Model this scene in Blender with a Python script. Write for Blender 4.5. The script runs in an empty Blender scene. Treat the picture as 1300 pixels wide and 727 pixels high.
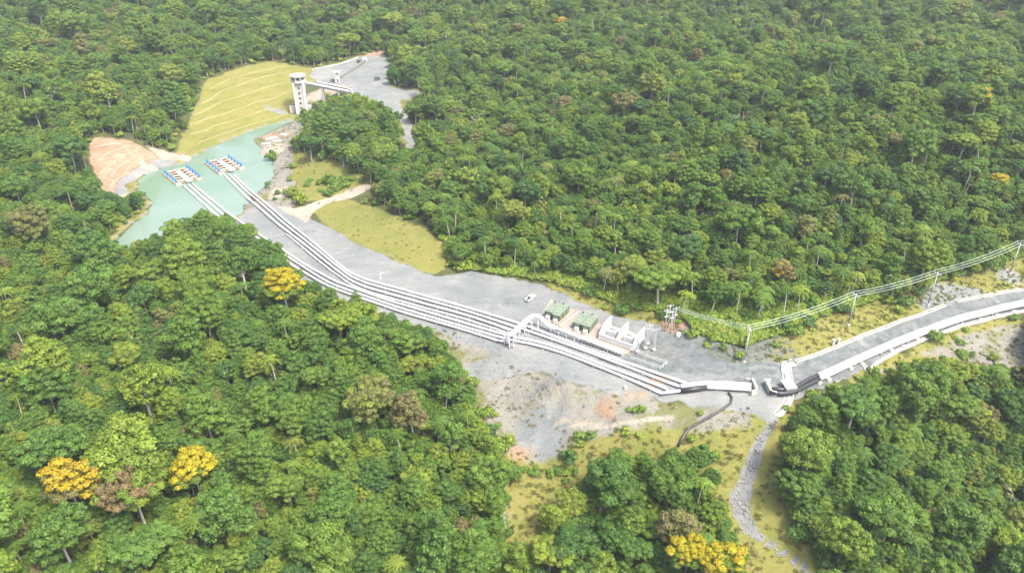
import bpy, math, random
import numpy as np
from mathutils import Vector, Matrix

# ------------------------------------------------------------------ camera, sky, sun, exposure
sc = bpy.context.scene
COL = sc.collection
CAM_Z, PITCH, FPX = 150.0, math.radians(30.0), 976.0
cam_d = bpy.data.cameras.new('camera')
cam = bpy.data.objects.new('camera', cam_d)
COL.objects.link(cam)
cam.location = (0, 0, CAM_Z)
cam.rotation_euler = (math.radians(90) - PITCH, 0, 0)
cam_d.sensor_width = 36.0
cam_d.lens = FPX / 1300.0 * 36.0
cam_d.clip_start, cam_d.clip_end = 1.0, 6000.0
sc.camera = cam

SUN_EL, SUN_AZ = math.radians(60), math.radians(128)      # azimuth measured from +Y towards +X
world = bpy.data.worlds.new('World')
sc.world = world
world.use_nodes = True
wn = world.node_tree
sky = wn.nodes.new('ShaderNodeTexSky')
sky.sky_type = 'NISHITA'
sky.sun_disc = False
sky.sun_elevation = SUN_EL
sky.sun_rotation = SUN_AZ
sky.altitude = 200.0
sky.air_density = 1.0
sky.dust_density = 7.0
sky.ozone_density = 1.0
wn.links.new(sky.outputs[0], wn.nodes['Background'].inputs[0])
wn.nodes['Background'].inputs[1].default_value = 0.15

sun_d = bpy.data.lights.new('sun', 'SUN')
sun_d.energy = 2.1
sun_d.angle = math.radians(12.0)
sun_d.color = (1.0, 0.94, 0.83)
sun = bpy.data.objects.new('sun', sun_d)
COL.objects.link(sun)
sd_ = Vector((math.sin(SUN_AZ) * math.cos(SUN_EL), math.cos(SUN_AZ) * math.cos(SUN_EL), math.sin(SUN_EL)))
sun.rotation_euler = sd_.to_track_quat('Z', 'Y').to_euler()
sun.location = (0, 0, 400)

sc.view_settings.view_transform = 'Standard'
sc.view_settings.look = 'None'
sc.view_settings.exposure = 1.56
sc.view_settings.gamma = 1.0
sc.view_settings.use_curve_mapping = False
sc.cycles.use_denoising = True
sc.cycles.max_bounces = 6
sc.cycles.diffuse_bounces = 3
sc.cycles.transmission_bounces = 3
sc.cycles.glossy_bounces = 2
sc.cycles.use_adaptive_sampling = True
sc.cycles.adaptive_threshold = 0.02
sc.cycles.volume_step_rate = 4.0

rng = np.random.default_rng(7)
R = random.Random(11)
SP, CP = math.sin(PITCH), math.cos(PITCH)

def ray(px, py):
    x = (px - 650.0) / FPX
    y = (363.5 - py) / FPX
    return x, CP + y * SP, -SP + y * CP

def at(px, py, z=0.0):
    dx, dy, dz = ray(px, py)
    t = (z - CAM_Z) / dz
    return np.array((dx * t, dy * t, z))

def project(x, y, z):
    dz = z - CAM_Z
    depth = y * CP - dz * SP
    up = y * SP + dz * CP
    return 650 + FPX * x / depth, 363.5 - FPX * up / depth, depth

# ------------------------------------------------------------------ terrain heights
CTRL = [  # pixel x, pixel y, ground height
 # gravel yard and road
 (310,275,-5.0),(345,262,-4.0),(340,295,-3.0),(380,300,-1.5),(420,300,-.6),(400,335,-.8),(450,320,0),(450,360,0),(500,340,0),(500,380,0),
 (560,360,0),(560,400,0),(620,365,0),(620,420,0),(690,375,0),(690,440,0),(750,400,0),(750,450,0),(800,420,0),(800,475,0),
 (850,425,0),(850,480,0),(900,460,0),(900,500,0),(950,470,0),(950,505,0),(985,515,-.5),(1000,470,0),(1030,470,0),(1100,440,.3),
 (1160,418,.6),(1200,400,.9),(1250,392,1.3),(1300,380,1.8),(1360,370,2.2),(1430,362,2.5),(640,440,0),(700,462,-.3),(590,430,-.6),
 # bank, meadow, gully below the yard
 (590,450,-4),(640,475,-5),(600,490,-8),(640,520,-11),(700,500,-4),(680,555,-14),(690,580,-17),(640,585,-17),(760,505,-3),(760,540,-8),
 (830,515,-2),(840,540,-6),(900,540,-5),(940,545,-5),(985,545,-4),(940,600,-11),(1000,600,-10),(940,660,-17),(1000,720,-22),(900,660,-18),
 (800,620,-18),(700,650,-22),(800,720,-27),(650,720,-28),(900,800,-30),(650,850,-36),(1040,640,-14),(1060,720,-21),
 # forest of the near slope
 (540,430,-3),(440,400,-2.5),(380,350,-2),(320,310,-2.5),(260,300,-4),(450,470,-7),(350,420,-4),(250,380,-2),(150,350,-2),(50,350,2),
 (-80,330,8),(0,430,2),(-150,450,6),(150,470,-4),(300,500,-9),(450,560,-14),(560,560,-15),(560,650,-22),(400,680,-24),(250,600,-15),
 (100,580,-11),(-50,600,-8),(100,720,-20),(300,760,-28),(-100,760,-18),(500,800,-33),
 # right foreground wood
 (1060,500,-3),(1120,480,-3),(1200,450,-3.5),(1280,440,-4),(1370,430,-4),(1100,550,-9),(1200,520,-9),(1300,520,-11),(1150,640,-17),
 (1270,650,-20),(1400,600,-17),(1200,760,-27),(1400,760,-30),
 # verge and forest behind the road
 (960,445,1),(1050,425,2),(1120,395,2.5),(1200,370,3.5),(1290,345,5),(1380,330,7),(900,420,3),(860,415,1),(800,390,3),(720,360,2.5),
 (640,335,2),(580,335,1.5),(680,300,6),(800,320,9),(950,360,8),(1100,340,9),(1250,300,12),(1400,280,16),(600,250,5),(720,220,10),
 (850,230,17),(1000,240,21),(1150,230,22),(1300,220,26),(1450,210,30),(700,140,16),(850,130,28),(1000,130,35),(1150,140,37),(1300,150,37),
 (1450,140,40),(600,100,16),(700,60,24),(850,50,30),(1000,60,33),(1150,60,35),(1300,60,38),(1480,60,42),(650,0,34),(850,0,40),(1050,0,46),
 (1300,0,52),(1500,0,56),
 # mound, slope of grass, track
 (430,265,-2.5),(480,275,2),(520,295,4.5),(555,315,4.5),(560,290,6),(500,240,3),(410,225,-1),(370,220,-4.5),(450,200,5),(470,160,8),(400,165,0),
 (385,190,-3),(350,185,-5.5),(360,165,-5.5),(540,200,5),(520,180,4),
 # reservoir, terraces, plateau
 (384,141,-4),(372,152,-6),(420,135,4),(445,122,9.5),(450,112,11),(480,90,11.5),(470,73,13),(430,82,12.5),(400,92,12.5),(530,115,11.5),(500,125,9.5),
 (515,150,5.5),(522,172,4),(300,172,-5.5),(265,186,-5.5),(320,130,3),(270,140,2),(260,105,11),(300,88,14),(350,82,14),(390,90,12.5),(240,165,-2),
 (340,62,19),(250,75,18),(440,50,18),(540,60,18),
 (200,205,-5),(165,222,-4.5),(150,240,-4),(178,245,-5.5),(130,180,7),(115,200,5),(170,185,6),(120,225,0),(195,255,-5.5),(170,285,-5.5),(150,310,-5),
 (100,250,2),(40,230,8),(-60,210,14),(60,160,14),(180,160,9),(60,100,22),(180,110,19),(-80,100,28),(100,50,28),(280,40,25),(-100,30,36),
 (100,0,36),(300,0,34),(480,10,30),(-150,0,42),(330,230,-8),(300,210,-8),(250,240,-8),(220,270,-7.5),
]
cp = np.array([at(*c) for c in CTRL])
CC = 12.0
def _phi(d2):
    return np.sqrt(d2 + CC * CC)
_d2 = ((cp[:, None, :2] - cp[None, :, :2]) ** 2).sum(-1)
_n = len(cp)
_A = np.zeros((_n + 3, _n + 3))
_A[:_n, :_n] = _phi(_d2) - np.eye(_n) * 2.0
_A[:_n, _n] = 1
_A[:_n, _n + 1:] = cp[:, :2] / 500
_A[_n:, :_n] = _A[:_n, _n:].T
_w = np.linalg.solve(_A, np.concatenate([cp[:, 2], np.zeros(3)]))

def h_base(X, Y):
    X = np.asarray(X, float); Y = np.asarray(Y, float)
    sh = X.shape
    x = X.ravel(); y = Y.ravel()
    out = np.empty(len(x))
    for i in range(0, len(x), 20000):
        xs, ys = x[i:i + 20000], y[i:i + 20000]
        d2 = (xs[:, None] - cp[None, :, 0]) ** 2 + (ys[:, None] - cp[None, :, 1]) ** 2
        out[i:i + 20000] = _phi(d2) @ _w[:_n] + _w[_n] + _w[_n + 1] * xs / 500 + _w[_n + 2] * ys / 500
    return np.clip(out, -45, 70).reshape(sh)

_ph = rng.uniform(0, 6.28, (40, 3))
_di = rng.uniform(0, 6.28, 40)
def wob(X, Y, scale, k0=0, n=8):
    v = 0
    for k in range(n):
        f = 6.283 / scale * (0.6 + 0.23 * k)
        a = _di[(k0 + k) % 40]
        v = v + np.sin(f * (X * math.cos(a) + Y * math.sin(a)) + _ph[(k0 + k) % 40, 0] + 1.7 * np.sin(f * .47 * (Y * math.cos(a) - X * math.sin(a)) + _ph[(k0 + k) % 40, 1]))
    return v / n ** .5

WATER = -6.0

def hit(px, py, lift=0.0, hf=None):
    hf = hf or h_base
    z = 0.0
    lo, hi = -45.0, 70.0
    dx, dy, dz = ray(px, py)
    # march along the ray, then bisect
    ts = np.linspace((75 - CAM_Z) / dz, (-50 - CAM_Z) / dz, 120)
    zs = CAM_Z + ts * dz
    d = zs - (hf(ts * dx, ts * dy) + lift)
    i = int(np.argmax(d < 0)) if (d < 0).any() else len(ts) - 1
    a, b = ts[max(i - 1, 0)], ts[i]
    for _ in range(14):
        m = .5 * (a + b)
        if CAM_Z + m * dz > float(hf(np.array([m * dx]), np.array([m * dy]))[0]) + lift:
            a = m
        else:
            b = m
    t = .5 * (a + b)
    return np.array((t * dx, t * dy, CAM_Z + t * dz))

def smooth_poly(pts, step=3.0, jit=1.0, closed=True, seed=0):
    """Catmull-Rom through 2D points, resampled, with a ragged offset."""
    p = np.array(pts, float)
    n = len(p)
    out = []
    rg = range(n if closed else n - 1)
    for i in rg:
        if closed:
            p0, p1, p2, p3 = p[i - 1], p[i], p[(i + 1) % n], p[(i + 2) % n]
        else:
            p0, p1, p2, p3 = p[max(i - 1, 0)], p[i], p[i + 1], p[min(i + 2, n - 1)]
        m = max(1, int(np.linalg.norm(p2 - p1) / step))
        for k in range(m):
            t = k / m
            out.append(.5 * ((2 * p1) + (-p0 + p2) * t + (2 * p0 - 5 * p1 + 4 * p2 - p3) * t * t + (-p0 + 3 * p1 - 3 * p2 + p3) * t ** 3))
    if not closed:
        out.append(p[-1])
    out = np.array(out)
    if jit:
        out[:, 0] += jit * wob(out[:, 0], out[:, 1], 14, seed, 5)
        out[:, 1] += jit * wob(out[:, 0], out[:, 1], 14, seed + 9, 5)
    return out

def sdist(poly, X, Y, far=40.0):
    """signed distance to a closed polygon, positive inside (clipped beyond far)."""
    sh = X.shape
    x = X.ravel(); y = Y.ravel()
    res = np.full(len(x), -far)
    m = (x > poly[:, 0].min() - far) & (x < poly[:, 0].max() + far) & (y > poly[:, 1].min() - far) & (y < poly[:, 1].max() + far)
    xi, yi = x[m], y[m]
    best = np.full(len(xi), 1e9)
    ins = np.zeros(len(xi), bool)
    n = len(poly)
    for i in range(n):
        ax, ay = poly[i]; bx, by = poly[(i + 1) % n]
        ex, ey = bx - ax, by - ay
        L = ex * ex + ey * ey + 1e-12
        t = np.clip(((xi - ax) * ex + (yi - ay) * ey) / L, 0, 1)
        d = (xi - ax - t * ex) ** 2 + (yi - ay - t * ey) ** 2
        best = np.minimum(best, d)
        c = (ay > yi) != (by > yi)
        ins ^= c & (xi < (bx - ax) * (yi - ay) / (by - ay + 1e-12) + ax)
    d = np.sqrt(best)
    res[m] = np.where(ins, d, -d)
    return res.reshape(sh)

# ------------------------------------------------------------------ regions of the ground (traced on the ground, then fixed in metres)
REG_PX = {
 'lake': [(374,151),(350,156),(328,163),(300,174),(272,186),(250,197),(236,206),(212,212),(190,219),(176,229),(178,243),(190,252),(193,262),(182,275),(160,292),(145,315),(150,335),(200,320),(262,292),(303,272),(318,255),(332,240),(344,228),(349,214),(345,203),(332,196),(332,187),(322,180),(330,173),(352,163),(374,153)],
 'terrace': [(232,172),(240,150),(254,127),(258,105),(285,93),(320,82),(350,79),(392,87),(402,97),(392,108),(378,118),(374,150),(350,156),(328,163),(300,174),(272,186),(250,197),(225,196)],
 'plateau': [(396,90),(430,80),(455,72),(490,71),(493,105),(505,112),(534,115),(526,124),(506,128),(513,140),(526,162),(527,178),(521,192),(514,178),(506,152),(486,132),(452,119),(430,114),(404,104),(392,97)],
 'cut_slope': [(113,186),(122,175),(150,176),(178,184),(198,194),(222,194),(236,196),(232,203),(205,212),(178,222),(160,236),(148,250),(130,238),(120,220),(114,202)],
 'shore_road': [(236,197),(238,204),(212,211),(182,221),(164,234),(158,250),(146,252),(146,236),(160,220),(190,205),(214,198)],
 'grass_slope': [(398,262),(428,252),(470,262),(512,278),(545,296),(566,318),(566,342),(550,348),(500,330),(450,310),(415,288)],
 'grass_patch': [(356,196),(385,190),(430,205),(468,222),(470,238),(430,250),(395,256),(372,255),(366,225)],
 'shore_bank': [(330,170),(372,152),(388,165),(372,190),(372,225),(378,258),(345,266),(305,276),(318,255),(335,238),(349,214),(332,190)],
 'dirt_track': [(352,262),(385,262),(415,250),(445,240),(470,233),(475,238),(448,250),(420,258),(402,268),(392,283),(375,276)],
 'gravel_yard': [(300,277),(330,262),(362,262),(392,276),(420,290),(455,310),(505,332),(545,348),(570,350),(600,345),(640,352),(690,363),(722,376),(770,397),(812,408),(842,414),(868,428),(900,452),(945,461),(1002,461),(1004,480),(1003,505),(985,531),(935,522),(870,512),(800,503),(740,490),(690,474),(640,452),(590,434),(545,418),(490,402),(440,390),(385,358),(340,320),(302,290)],
 'access_road': [(1000,461),(1032,451),(1100,423),(1150,404),(1175,396),(1202,386),(1250,376),(1300,367),(1380,352),(1480,340),(1480,370),(1380,386),(1300,396),(1250,407),(1208,419),(1157,439),(1108,464),(1060,486),(1022,500),(1002,508)],
 'verge': [(700,358),(735,374),(780,396),(842,410),(872,425),(905,448),(945,458),(1002,458),(1030,449),(1100,420),(1150,402),(1200,383),(1250,373),(1300,364),(1380,349),(1480,335),(1480,318),(1380,322),(1290,332),(1240,352),(1190,362),(1140,376),(1080,392),(1020,425),(960,440),(920,435),(890,415),(862,405),(830,398),(780,382),(740,364)],
 'road_bank': [(1480,372),(1380,388),(1300,398),(1250,409),(1208,421),(1157,441),(1108,466),(1075,483),(1110,490),(1180,465),(1240,470),(1300,478),(1400,480),(1480,470)],
 'rubble_bank': [(545,416),(590,432),(640,450),(690,473),(740,489),(800,502),(870,511),(930,521),(960,530),(930,545),(880,548),(830,542),(790,548),(760,556),(720,570),(690,582),(640,572),(612,535),(598,500),(575,455)],
 'meadow': [(640,572),(690,582),(720,570),(760,556),(790,546),(830,540),(880,545),(930,530),(985,530),(1005,520),(1000,560),(995,610),(1010,660),(1035,705),(1060,760),(1000,830),(800,850),(640,830),(620,730),(636,650)],
 'gully': [(975,532),(992,532),(975,560),(965,595),(957,612),(958,650),(970,672),(1000,690),(1035,722),(1060,760),(1040,765),(1015,727),(980,698),(940,675),(928,650),(926,620),(936,605),(945,580),(960,555)],
 'soil_path': [(690,528),(740,534),(790,535),(850,527),(870,524),(850,532),(790,542),(740,543),(700,538)],
}
REG = {}
for i, (k, pts) in enumerate(REG_PX.items()):
    if k == 'lake':
        w = [at(a, b, WATER)[:2] for a, b in pts]
    else:
        w = [hit(a, b)[:2] for a, b in pts]
    jit = {'lake': .9, 'access_road': .15, 'gravel_yard': .5, 'terrace': .8, 'gully': .6, 'soil_path': .4}.get(k, 1.0)
    REG[k] = smooth_poly(w, 3.0, jit, True, i * 3)

def relief(X, Y):
    return 4.2 * wob(X, Y, 190, 2, 5)
def height(X, Y):
    X = np.asarray(X, float); Y = np.asarray(Y, float)
    z = h_base(X, Y)
    z = z + .12 * wob(X, Y, 22, 3)
    # spurs and hollows under the forest, away from the open ground
    near = np.maximum.reduce([sdist(REG[k], X, Y) for k in REG])
    z = z + relief(X, Y) * np.clip((-near - 10) / 28, 0, 1)
    # stepped grass terraces
    s = sdist(REG['terrace'], X, Y)
    w = np.clip(s / 5, 0, 1)
    per = 3.3
    q = (z + 5.5) / per
    f = q - np.floor(q)
    st = (np.floor(q) + np.clip((f - .42) / .58, 0, 1)) * per - 5.5
    z = z * (1 - w) + st * w
    # benches of the bare cut
    s2 = np.clip(sdist(REG['cut_slope'], X, Y) / 3, 0, 1)
    q = (z + 4.0) / 3.4
    f = q - np.floor(q)
    st = (np.floor(q) + np.clip((f - .4) / .6, 0, 1)) * 3.4 - 4.0
    z = z * (1 - s2) + st * s2
    # rough rubble bank and meadow
    b = np.clip(sdist(REG['rubble_bank'], X, Y) / 4, 0, 1)
    z = z + b * (.55 * wob(X, Y, 9, 11) + .3 * wob(X, Y, 4, 21))
    m = np.clip(sdist(REG['meadow'], X, Y) / 4, 0, 1)
    z = z + m * (.35 * wob(X, Y, 12, 17) + .12 * wob(X, Y, 5, 25))
    g = np.clip((sdist(REG['gully'], X, Y) + 1) / 3, 0, 1)
    z = z - 1.2 * g
    # reservoir bed and shore
    L = sdist(REG['lake'], X, Y)
    inside = WATER - np.minimum(3.0, .15 + .4 * L)
    out = np.maximum(z, WATER + np.minimum(.25 * -L, 1.2))
    z = np.where(L > 0, np.minimum(inside, z), np.where(L > -40, out, z))
    return z

# sample the heights once on a 2 m grid
GX0, GX1, GY0, GY1, GS = -340.0, 360.0, 70.0, 650.0, 2.0
gx = np.arange(GX0, GX1 + .1, GS); gy = np.arange(GY0, GY1 + .1, GS)
NX, NY = len(gx), len(gy)
MX, MY = np.meshgrid(gx, gy)
GZ = height(MX, MY)

def hgrid(X, Y):
    X = np.asarray(X, float); Y = np.asarray(Y, float)
    u = (X - GX0) / GS; v = (Y - GY0) / GS
    ok = (u >= 0) & (v >= 0) & (u < NX - 1) & (v < NY - 1)
    iu = np.clip(u.astype(int), 0, NX - 2); iv = np.clip(v.astype(int), 0, NY - 2)
    fu = np.clip(u - iu, 0, 1); fv = np.clip(v - iv, 0, 1)
    z = GZ[iv, iu] * (1 - fu) * (1 - fv) + GZ[iv, iu + 1] * fu * (1 - fv) + GZ[iv + 1, iu] * (1 - fu) * fv + GZ[iv + 1, iu + 1] * fu * fv
    if not ok.all():
        z = np.where(ok, z, h_base(X, Y) + relief(X, Y))
    return z

def P(px, py, lift=0.0):
    return hit(px, py, lift, hgrid)

def Hs(x, y):
    return float(hgrid(np.array([x]), np.array([y]))[0])

# ------------------------------------------------------------------ helpers
class MB:
    def __init__(self):
        self.v = []; self.f = []
    def add(self, vs, fs):
        n = len(self.v)
        self.v += [tuple(map(float, p)) for p in vs]
        self.f += [tuple(i + n for i in f) for f in fs]
        return self
    def box(self, c, s, rz=0.0, taper=1.0):
        ca, sa = math.cos(rz), math.sin(rz)
        vs = []
        for dz in (-.5, .5):
            k = taper if dz > 0 else 1.0
            for dx, dy in ((-.5, -.5), (.5, -.5), (.5, .5), (-.5, .5)):
                x, y = dx * s[0] * k, dy * s[1] * k
                vs.append((c[0] + x * ca - y * sa, c[1] + x * sa + y * ca, c[2] + dz * s[2]))
        return self.add(vs, [(3, 2, 1, 0), (4, 5, 6, 7), (0, 1, 5, 4), (1, 2, 6, 5), (2, 3, 7, 6), (3, 0, 4, 7)])
    def tube(self, pts, r, n=8, caps=True):
        pts = [Vector(map(float, p)) for p in pts]
        rs = r if hasattr(r, '__len__') else [r] * len(pts)
        m = len(pts)
        t0 = (pts[1] - pts[0]).normalized()
        ref = Vector((0, 0, 1)) if abs(t0.z) < .9 else Vector((1, 0, 0))
        u = t0.cross(ref).normalized()
        vs = []
        for i in range(m):
            t = (pts[min(i + 1, m - 1)] - pts[max(i - 1, 0)]).normalized()
            u = (u - t * u.dot(t)).normalized()
            w = t.cross(u)
            for k in range(n):
                a = 6.28318 * k / n
                vs.append(pts[i] + (u * math.cos(a) + w * math.sin(a)) * rs[i])
        fs = []
        for i in range(m - 1):
            for k in range(n):
                a, b = i * n + k, i * n + (k + 1) % n
                fs.append((a, b, b + n, a + n))
        if caps:
            fs.append(tuple(range(n - 1, -1, -1)))
            fs.append(tuple(range((m - 1) * n, m * n)))
        return self.add(vs, fs)
    def cyl(self, c, r, h, n=12, r2=None):
        return self.tube([c, (c[0], c[1], c[2] + h)], [r, r if r2 is None else r2], n)
    def prism(self, poly, z0, z1):
        n = len(poly)
        vs = [(p[0], p[1], z0) for p in poly] + [(p[0], p[1], z1) for p in poly]
        a = sum(poly[i][0] * poly[(i + 1) % n][1] - poly[(i + 1) % n][0] * poly[i][1] for i in range(n))
        o = range(n) if a > 0 else range(n - 1, -1, -1)
        o = list(o)
        fs = [tuple(o[::-1]), tuple(i + n for i in o)]
        for i in range(n):
            p, q = o[i], o[(i + 1) % n]
            fs.append((p, q, q + n, p + n))
        return self.add(vs, fs)
    def mesh(self, name, mat=None, origin=(0, 0, 0), smooth=False):
        me = bpy.data.meshes.new(name)
        o = origin
        me.from_pydata([(x - o[0], y - o[1], z - o[2]) for x, y, z in self.v], [], self.f)
        if mat:
            me.materials.append(mat)
        if smooth:
            me.polygons.foreach_set('use_smooth', [True] * len(me.polygons))
        me.update()
        return me
    def build(self, name, mat, parent=None, origin=None, smooth=False):
        if origin is None:
            origin = parent['_o'] if parent is not None and '_o' in parent else (0, 0, 0)
        o = bpy.data.objects.new(name, self.mesh(name, mat, origin, smooth))
        COL.objects.link(o)
        if parent is not None:
            o.parent = parent
        else:
            o.location = origin
        return o

def tag(o, label=None, cat=None, group=None, kind=None):
    if label: o['label'] = label
    if cat: o['category'] = cat
    if group: o['group'] = group
    if kind: o['kind'] = kind
    return o

def empty(name, loc, rz=0.0, label=None, cat=None, group=None):
    """A thing standing at loc; parts are built in its local axes."""
    o = bpy.data.objects.new(name, None)
    COL.objects.link(o)
    o.empty_display_size = .5
    o.location = tuple(map(float, loc)); o.rotation_euler = (0, 0, rz)
    return tag(o, label, cat, group)

def link_part(name, me, parent, loc=(0, 0, 0), rz=0.0, scale=None):
    o = bpy.data.objects.new(name, me)
    COL.objects.link(o)
    o.parent = parent
    o.location = tuple(map(float, loc)); o.rotation_euler = (0, 0, rz)
    if scale: o.scale = scale
    return o

# ------------------------------------------------------------------ materials
def newmat(name):
    m = bpy.data.materials.new(name)
    m.use_nodes = True
    nt = m.node_tree
    return m, nt, nt.nodes['Principled BSDF']

def N(nt, t, **kw):
    n = nt.nodes.new(t)
    for k, v in kw.items():
        setattr(n, k, v)
    return n

def mixc(nt, fac, a, b, blend='MIX'):
    n = N(nt, 'ShaderNodeMix', data_type='RGBA', blend_type=blend)
    for sock, val in ((n.inputs[0], fac), (n.inputs[6], a), (n.inputs[7], b)):
        if hasattr(val, 'is_output'):
            nt.links.new(val, sock)
        elif isinstance(val, tuple):
            sock.default_value = (*val, 1.0)
        else:
            sock.default_value = val
    return n.outputs[2]

def math_(nt, op, a, b=None, clamp=False):
    n = N(nt, 'ShaderNodeMath', operation=op, use_clamp=clamp)
    for sock, val in ((n.inputs[0], a), (n.inputs[1], b)):
        if val is None: continue
        if hasattr(val, 'is_output'):
            nt.links.new(val, sock)
        else:
            sock.default_value = val
    return n.outputs[0]

def noise(nt, co, scale, detail=4.0, rough=.6, dist=0.0):
    n = N(nt, 'ShaderNodeTexNoise')
    nt.links.new(co, n.inputs['Vector'])
    n.inputs['Scale'].default_value = scale
    n.inputs['Detail'].default_value = detail
    n.inputs['Roughness'].default_value = rough
    n.inputs['Distortion'].default_value = dist
    return n.outputs[0]

def ramp(nt, fac, stops, interp='LINEAR'):
    n = N(nt, 'ShaderNodeValToRGB')
    n.color_ramp.interpolation = interp
    e = n.color_ramp.elements
    while len(e) < len(stops): e.new(.5)
    for i, (p, c) in enumerate(stops):
        e[i].position = p
        e[i].color = (*c, 1.0) if isinstance(c, tuple) else (c, c, c, 1.0)
    nt.links.new(fac, n.inputs[0])
    return n.outputs[0]

def plain(name, col, rough=.6, metal=0.0, var=.18, scale=.6, dirt=None, spec=.4):
    """painted, cast or moulded surface with uneven tone and stains"""
    m, nt, b = newmat(name)
    co = N(nt, 'ShaderNodeTexCoord').outputs['Object']
    n1 = noise(nt, co, scale, 5, .65)
    n2 = noise(nt, co, scale * 7, 3, .6)
    k = math_(nt, 'ADD', math_(nt, 'MULTIPLY', n1, var * 2), math_(nt, 'MULTIPLY', n2, var))
    k = math_(nt, 'ADD', k, 1 - var * 1.5)
    c = mixc(nt, 1.0, col, k, 'MULTIPLY')
    if dirt:
        d = ramp(nt, noise(nt, co, scale * 1.7, 6, .7), [(.5, 0.0), (.72, .7)])
        c = mixc(nt, d, c, dirt)
    nt.links.new(c, b.inputs['Base Color'])
    b.inputs['Roughness'].default_value = rough
    b.inputs['Metallic'].default_value = metal
    b.inputs['Specular IOR Level'].default_value = spec
    return m

M = {}
M['white_pipe'] = plain('white_pipe', (.60, .60, .595), .35, 0, .06, .25, (.55, .52, .46))
M['black_pipe'] = plain('black_pipe', (.03, .032, .036), .4, 0, .2, .5, (.09, .09, .09))
M['concrete'] = plain('concrete', (.38, .37, .35), .85, 0, .16, .35, (.25, .235, .2), .2)
M['pale_concrete'] = plain('pale_concrete', (.42, .405, .37), .85, 0, .18, .3, (.26, .24, .2), .2)
M['pad_concrete'] = plain('pad_concrete', (.25, .225, .195), .85, 0, .2, .3, (.24, .20, .16), .2)
M['steel'] = plain('galvanised_steel', (.45, .47, .47), .4, .3, .1, .8)
M['dark_steel'] = plain('dark_steel', (.08, .085, .09), .5, .3, .2, 1.0)
M['green_paint'] = plain('green_paint', (.17, .215, .155), .5, 0, .12, .5, (.2, .23, .18))
M['green_dark'] = plain('dark_green_paint', (.07, .10, .065), .5, 0, .15, .6)
M['white_paint'] = plain('white_paint', (.56, .56, .545), .45, 0, .1, .4, (.42, .40, .36))
M['grey_roof'] = plain('grey_roof', (.30, .34, .36), .7, 0, .12, .4)
M['blue_paint'] = plain('blue_paint', (.03, .20, .40), .4, 0, .15, .6)
M['red_hose'] = plain('red_hose', (.46, .27, .20), .6, 0, .15, .6)
M['deck'] = plain('deck_boards', (.32, .235, .18), .8, 0, .2, .8, (.27, .21, .16))
M['tower_roof'] = plain('tower_roof', (.42, .48, .40), .8, 0, .15, .5, (.3, .33, .27))
M['glass'] = plain('dark_glass', (.03, .04, .045), .12, 0, .1, 1.0, None, .6)
M['rubber'] = plain('rubber', (.02, .02, .02), .8, 0, .2, 2.0)
M['tan_paint'] = plain('tan_paint', (.48, .40, .31), .6, 0, .15, .6)
M['wire'] = plain('wire_sheath', (.52, .60, .52), .5, .2, .05, .5)
M['bark'] = plain('pale_bark', (.44, .41, .36), .9, 0, .3, .5, (.17, .15, .11), .1)
M['dead_wood'] = plain('dead_wood', (.50, .46, .42), .9, 0, .25, .5, (.3, .27, .23), .1)
M['rock'] = plain('grey_rock', (.19, .188, .178), .9, 0, .3, .6, (.13, .118, .095), .2)

_yd = P(880, 470) - P(480, 350)
YARD_DIR = math.atan2(_yd[1], _yd[0])
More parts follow.
